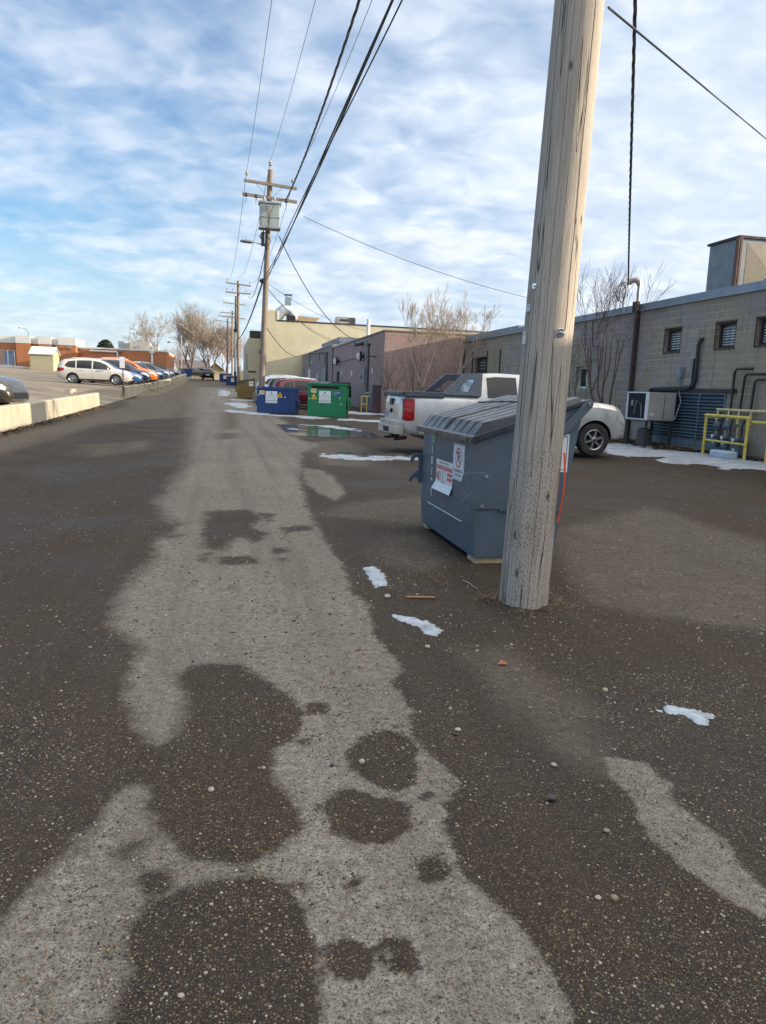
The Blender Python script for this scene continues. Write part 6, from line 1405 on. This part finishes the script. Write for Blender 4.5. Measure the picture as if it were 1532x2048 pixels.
for k, (pg, hm, nm, res, ed) in enumerate((([(11.1, 21.6), (12.1, 21.2), (12.3, 19.6), (12.75, 18.2), (12.9, 16.2), (12.9, 13.6), (11.6, 13.2), (11.2, 14.6), (10.75, 16.2), (10.5, 18.0), (10.1, 20.0)], .024, 'snow', .05, .55),
                                       ([(.3, 39.2), (1.4, 37.6), (1.9, 36.3), (4.2, 34.9), (6.0, 33.9), (8.0, 33.4), (9.2, 31.4), (8.4, 30.9), (6.0, 32.4), (3.4, 33.7), (1.2, 35.9), (.1, 38.3)], .03, 'snow', .08, .8),
                                       (G((640,908),(700,905),(760,907),(835,912),(830,918),(740,920),(660,916)), .010, 'snow', .04, .35),
                                       (G((563,853),(600,849),(655,851),(715,857),(728,864),(680,863),(635,860),(600,862),(575,859)), .010, 'snow', .05, .35), (G((452,808),(476,805),(500,812),(478,816)), .04, 'snow', .12, .6), ([(6.6, 41.5), (8.2, 40.6), (8.3, 39.2), (7.0, 38.8), (6.0, 40)], .06, 'snow', .1, .5),
                                       ([(-.2, 63), (.4, 62), (.5, 70), (.1, 80), (-.4, 78)], .02, 'snow', .2, .7), ([(.5, 54.8), (1.9, 53.9), (2.0, 55.2), (.6, 56.0)], .02, 'snow', .12, .6))):
    o = blob_sheet(pg, hm, m_snow2, nm, res, .75, ed, 7+k*2.3); kind(o, 'stuff')['label'] = 'thin trodden snow lying on the gravel'
m_pud, nt, b = nt_new('puddle_water'); nt.links.new(ramp(nt, noise(nt, pos(nt), 3, 3), [(.3, (.012, .013, .013)), (.7, (.022, .022, .02))]), b.inputs['Base Color']); b.inputs['Roughness'].default_value = .12; b.inputs['Specular IOR Level'].default_value = .5
for pg in (G((563,853),(600,851),(640,853),(700,861),(742,868),(735,872),(640,873),(625,869),(650,865),(600,860)), G((690,909),(740,906),(800,908),(790,913),(720,914))):
    o = blob_sheet(pg, .004, m_pud, 'puddle', .06, .6, .35, 31, .010); o.data.polygons.foreach_set('use_smooth', [True]*len(o.data.polygons)); kind(o, 'structure')
# leaf litter and soil at the wall foot
rg = random.Random(8); q = MB()
for i in range(3800):
    y = rg.uniform(15.5, 30); x = 13.15-abs(rg.gauss(0, .42 if y > 18.5 else .15)); z = zg(x, y)+rg.uniform(.01, .07); s_ = rg.uniform(.02, .06); a = rg.uniform(0, 6)
    q.add([(x+s_*math.cos(a+k*1.6), y+s_*math.sin(a+k*1.6), z+rg.uniform(-.015, .015)) for k in range(4)], [(0, 1, 2, 3)], rg.randrange(3))
o = kind(q.build('leaf_litter', [M_('litter_brown', (.085, .055, .035), .9), M_('litter_dark', (.03, .022, .018), .95), M_('litter_tan', (.17, .12, .07), .9)]), 'stuff'); o['label'] = 'dead leaves and soil along the wall foot'
# gravel: thousands of loose stones on the near ground
rs = np.random.default_rng(12)
base = np.array([(1, 0, 0), (-1, 0, 0), (0, 1, 0), (0, -1, 0), (0, 0, 1), (0, 0, -1)], float)
def stones(n, ylo, yhi, smin, smax, pw):
    u = rs.random(n)**pw; y = ylo+(yhi-ylo)*u
    xl, xr = -.62*y+.0-.3, 1.02*y+.3; x = xl+(xr-xl)*rs.random(n); x = np.clip(x, -5.2, 12.5)
    dn = np.array([mnoise.fractal(Vector((a*1.3, b_*.8, 9)), .8, 2., 3) for a, b_ in zip(x, y)]); k = dn > rs.random(n)*1.1-.75; x, y = x[k], y[k]; n = len(x)
    s = smin+(smax-smin)*rs.random(n)**3.2; return x, y, s
oct_f = np.array([(0, 2, 4), (2, 1, 4), (1, 3, 4), (3, 0, 4), (2, 0, 5), (1, 2, 5), (3, 1, 5), (0, 3, 5)])
# 14-vertex pebble: octahedron with its eight face middles pushed out
pv = np.concatenate([base, base[oct_f].mean(1)*1.62]); pf = []
for i, f in enumerate(oct_f):
    for k in range(3): pf.append((f[k], f[(k+1) % 3], 6+i))
pf = np.array(pf)
gm_ = []
for nm, cc in (('stone_pale', (.38, .33, .26)), ('stone_tan', (.26, .205, .14)), ('stone_dark', (.06, .055, .05)), ('stone_brown', (.17, .115, .065)), ('stone_rust', (.22, .12, .07))): gm_.append(M_(nm, cc, .75, 0, .3, 40))
def stone_mesh(name, sets):
    xs_, ys_, ss_ = [np.concatenate(a) for a in zip(*sets)]; n = len(xs_)
    occ = (np.hypot(xs_-2.16, ys_-5.0) > .22) & ~((xs_ > 2.2) & (xs_ < 3.0) & (ys_ > 6.3) & (ys_ < 8.0)); xs_, ys_, ss_ = xs_[occ], ys_[occ], ss_[occ]; n = len(xs_)
    ang = rs.random(n)*6.283; sc = np.stack([ss_*(.75+.5*rs.random(n)), ss_*(.7+.5*rs.random(n)), ss_*(.45+.35*rs.random(n))], 1)
    v = pv[None]*sc[:, None]*(1+.22*(rs.random((n, len(pv), 3))-.5)); c, s = np.cos(ang)[:, None], np.sin(ang)[:, None]
    vx = v[..., 0]*c-v[..., 1]*s+xs_[:, None]; vy = v[..., 0]*s+v[..., 1]*c+ys_[:, None]
    zz_ = zgn(xs_, ys_)+np.array([mnoise.noise(Vector((a*.7, b_*.7, 0)))*.012*max(.3, min(1, b_/4)) for a, b_ in zip(xs_, ys_)])+sc[:, 2]*.15
    V = np.stack([vx, vy, v[..., 2]+zz_[:, None]], -1).reshape(-1, 3); F = (pf[None]+np.arange(n)[:, None, None]*len(pv)).reshape(-1, 3)
    me = bpy.data.meshes.new(name); me.vertices.add(len(V)); me.vertices.foreach_set('co', V.ravel()); me.loops.add(F.size); me.loops.foreach_set('vertex_index', F.ravel())
    me.polygons.add(len(F)); me.polygons.foreach_set('loop_start', np.arange(0, F.size, 3)); me.polygons.foreach_set('loop_total', np.full(len(F), 3))
    mi = rs.choice(5, n, p=[.15, .26, .28, .25, .06]); me.polygons.foreach_set('material_index', np.repeat(mi, len(pf)).astype(np.int32)); me.polygons.foreach_set('use_smooth', np.full(len(F), True))
    me.update(calc_edges=True)
    for m in gm_: me.materials.append(m)
    o = bpy.data.objects.new(name, me); COL.objects.link(o); return o
o = stone_mesh('gravel', [stones(44000, 1.2, 3.6, .0018, .0062, .9), stones(28000, 3.0, 9, .0025, .009, 1.1), stones(12000, 4, 18, .004, .013, 1.2)]); kind(o, 'stuff')['label'] = 'loose gravel scattered over the alley'
rg = random.Random(17); grp = 'stray stones on the gravel'
for k, (px, py, s_, mi, lab) in enumerate(((724,1526,.017,0,'pale stone inside the dark wet spot'), (422,1582,.016,0,'pale pointed stone on the wet ground left of centre'), (527,1538,.013,0,'small round pale stone on the edge of the big wet patch'), (1228,1799,.016,1,'blocky tan stone at the lower right'), (1196,1798,.013,0,'pale stone beside the blocky tan stone'),
                                           (1104,1600,.022,2,'dark grey double stone right of centre'), (1107,1532,.016,0,'round pale stone above the dark double stone'), (1213,1664,.015,1,'pointed tan stone near the right pale strip'), (916,1462,.019,0,'pale stone of a pair on the dark gravel'), (912,1470,.013,2,'darker stone of the pair on the dark gravel'), (774,1196,.035,0,'pale icy lump below the tilted ice strip'),
                                           (723,1336,.022,1,'tan stone on the dry ground left of the dark edge'), (855,1296,.022,0,'stone just below the long ice strip'), (1210,1382,.02,0,'flat pale stone left of the ice patch'), (840,1938,.012,2,'dark stone at the rim of the lower wet spot'), (573,1926,.012,2,'bluish stone at the foot of the picture'), (1540-330,1384,.02,1,'stone beside the flat pale stone'),
                                           (664,1532,.014,2,'small dark stone on the dry patch'), (362,1994,.011,0,'pale pebble at the bottom left'))):
    p_ = gnd(px, py); v = pv*np.array([s_*rg.uniform(.8, 1.3), s_*rg.uniform(.8, 1.1), s_*rg.uniform(.6, .85)])*(1+.25*(rs.random(pv.shape)-.5))
    ob = MB().add([tuple(a) for a in v], [tuple(f) for f in pf]).build('stone', gm_[mi], smooth=50); sbm = ob.modifiers.new('round', 'SUBSURF'); sbm.levels = sbm.render_levels = 1
    ob.location = (p_.x, p_.y, p_.z+s_*.4); ob.rotation_euler = (0, 0, rg.uniform(0, 6)); tag(ob, lab, 'stone', grp)
p_ = gnd(812, 1197); r_ = gnd(870, 1198); q = MB().bar(p_+Vector((0, 0, .012)), r_+Vector((0, 0, .012)), .022, .012); tag(q.build('wood_stick', M_('split_wood', (.30, .16, .09), .8, 0, .3, 20), bevel=.003), 'thin reddish stick lying left of the big pole', 'stick')
p_ = gnd(1004, 1332); q = MB()
q.add([(p_.x-.03, p_.y, p_.z+.012), (p_.x, p_.y+.022, p_.z+.03), (p_.x+.032, p_.y+.005, p_.z+.014), (p_.x+.01, p_.y-.024, p_.z+.02), (p_.x, p_.y, p_.z+.022)], [(0, 3, 4), (3, 2, 4), (2, 1, 4), (1, 0, 4)]); tag(q.build('dead_leaf', M_('rust_leaf', (.33, .11, .05), .8)), 'rust coloured dead leaf on the gravel below the pole', 'leaf')
# dry grass tufts at the pole foot and by the dumpster
rg = random.Random(21); q = MB()
for cx, cy, n, sp_, hh in ((1.92, 5.12, 70, .09, .08), (2.42, 4.95, 80, .13, .045), (1.62, 5.75, 45, .16, .04), (2.55, 5.2, 50, .15, .05), (2.1, 4.75, 12, .1, .05)):
    for i in range(n):
        x, y = cx+rg.gauss(0, sp_*.6), cy+rg.gauss(0, sp_*.6)
        if math.hypot(x-2.16, y-5.0) < .19: continue
        a = rg.uniform(0, 6.28); L = hh*rg.uniform(.5, 1.5); d = Vector((math.cos(a), math.sin(a), rg.uniform(.1, .9))).normalized(); b0 = Vector((x, y, .005))
        q.tube([b0, b0+d*L*.5+Vector((0, 0, .01)), b0+d*L+Vector((0, 0, -.012))], [.0018, .0014, .0006], 3, rg.randrange(2), False)
o = kind(q.build('dry_grass', [M_('straw', (.30, .23, .14), .9), M_('rust_straw', (.17, .09, .05), .9)]), 'stuff'); o['label'] = 'dry grass and stalks at the pole foot'
q = MB()
for a, b_ in (((1028, 1213), (1060, 1222)), ((925, 1163), (950, 1178)), ((1222, 1098), (1236, 1100))):
    A, B = gnd(*a), gnd(*b_); q.tube([A+Vector((0, 0, .01)), A.lerp(B, .5)+Vector((0, .01, .02)), B+Vector((0, 0, .012))], [.004, .003, .002], 5)
kind(q.build('twig_debris', m_twig2), 'stuff')['label'] = 'broken twigs on the gravel'

# earth heaped round the foot of the pole and along the dumpster
q = MB(); n, k = 72, 9; vs = []
for j in range(k):
    for i in range(n):
        a = 6.2832*i/n; rr = .15+(.13+.16*max(-.6, mnoise.fractal(Vector((math.cos(a)*1.6, math.sin(a)*1.6, 4)), .7, 2.2, 4)))*j/(k-1)
        x, y = 2.16+rr*math.cos(a), 5.0+rr*math.sin(a); f = 1-j/(k-1)
        vs.append((x, y, zg(x, y)-.012*(j == k-1)+.016*f*f+.022*f*mnoise.noise(Vector((x*14, y*14, 1)))+.010*f*mnoise.noise(Vector((x*55, y*55, 2)))))
q.add(vs, [(j*n+i, j*n+(i+1) % n, (j+1)*n+(i+1) % n, (j+1)*n+i) for j in range(k-1) for i in range(n)])
kind(q.build('soil', M_('dark_earth', (.045, .034, .025), .95, 0, .5, 30, .9, 120), smooth=80), 'stuff')['label'] = 'dark earth heaped round the pole foot'
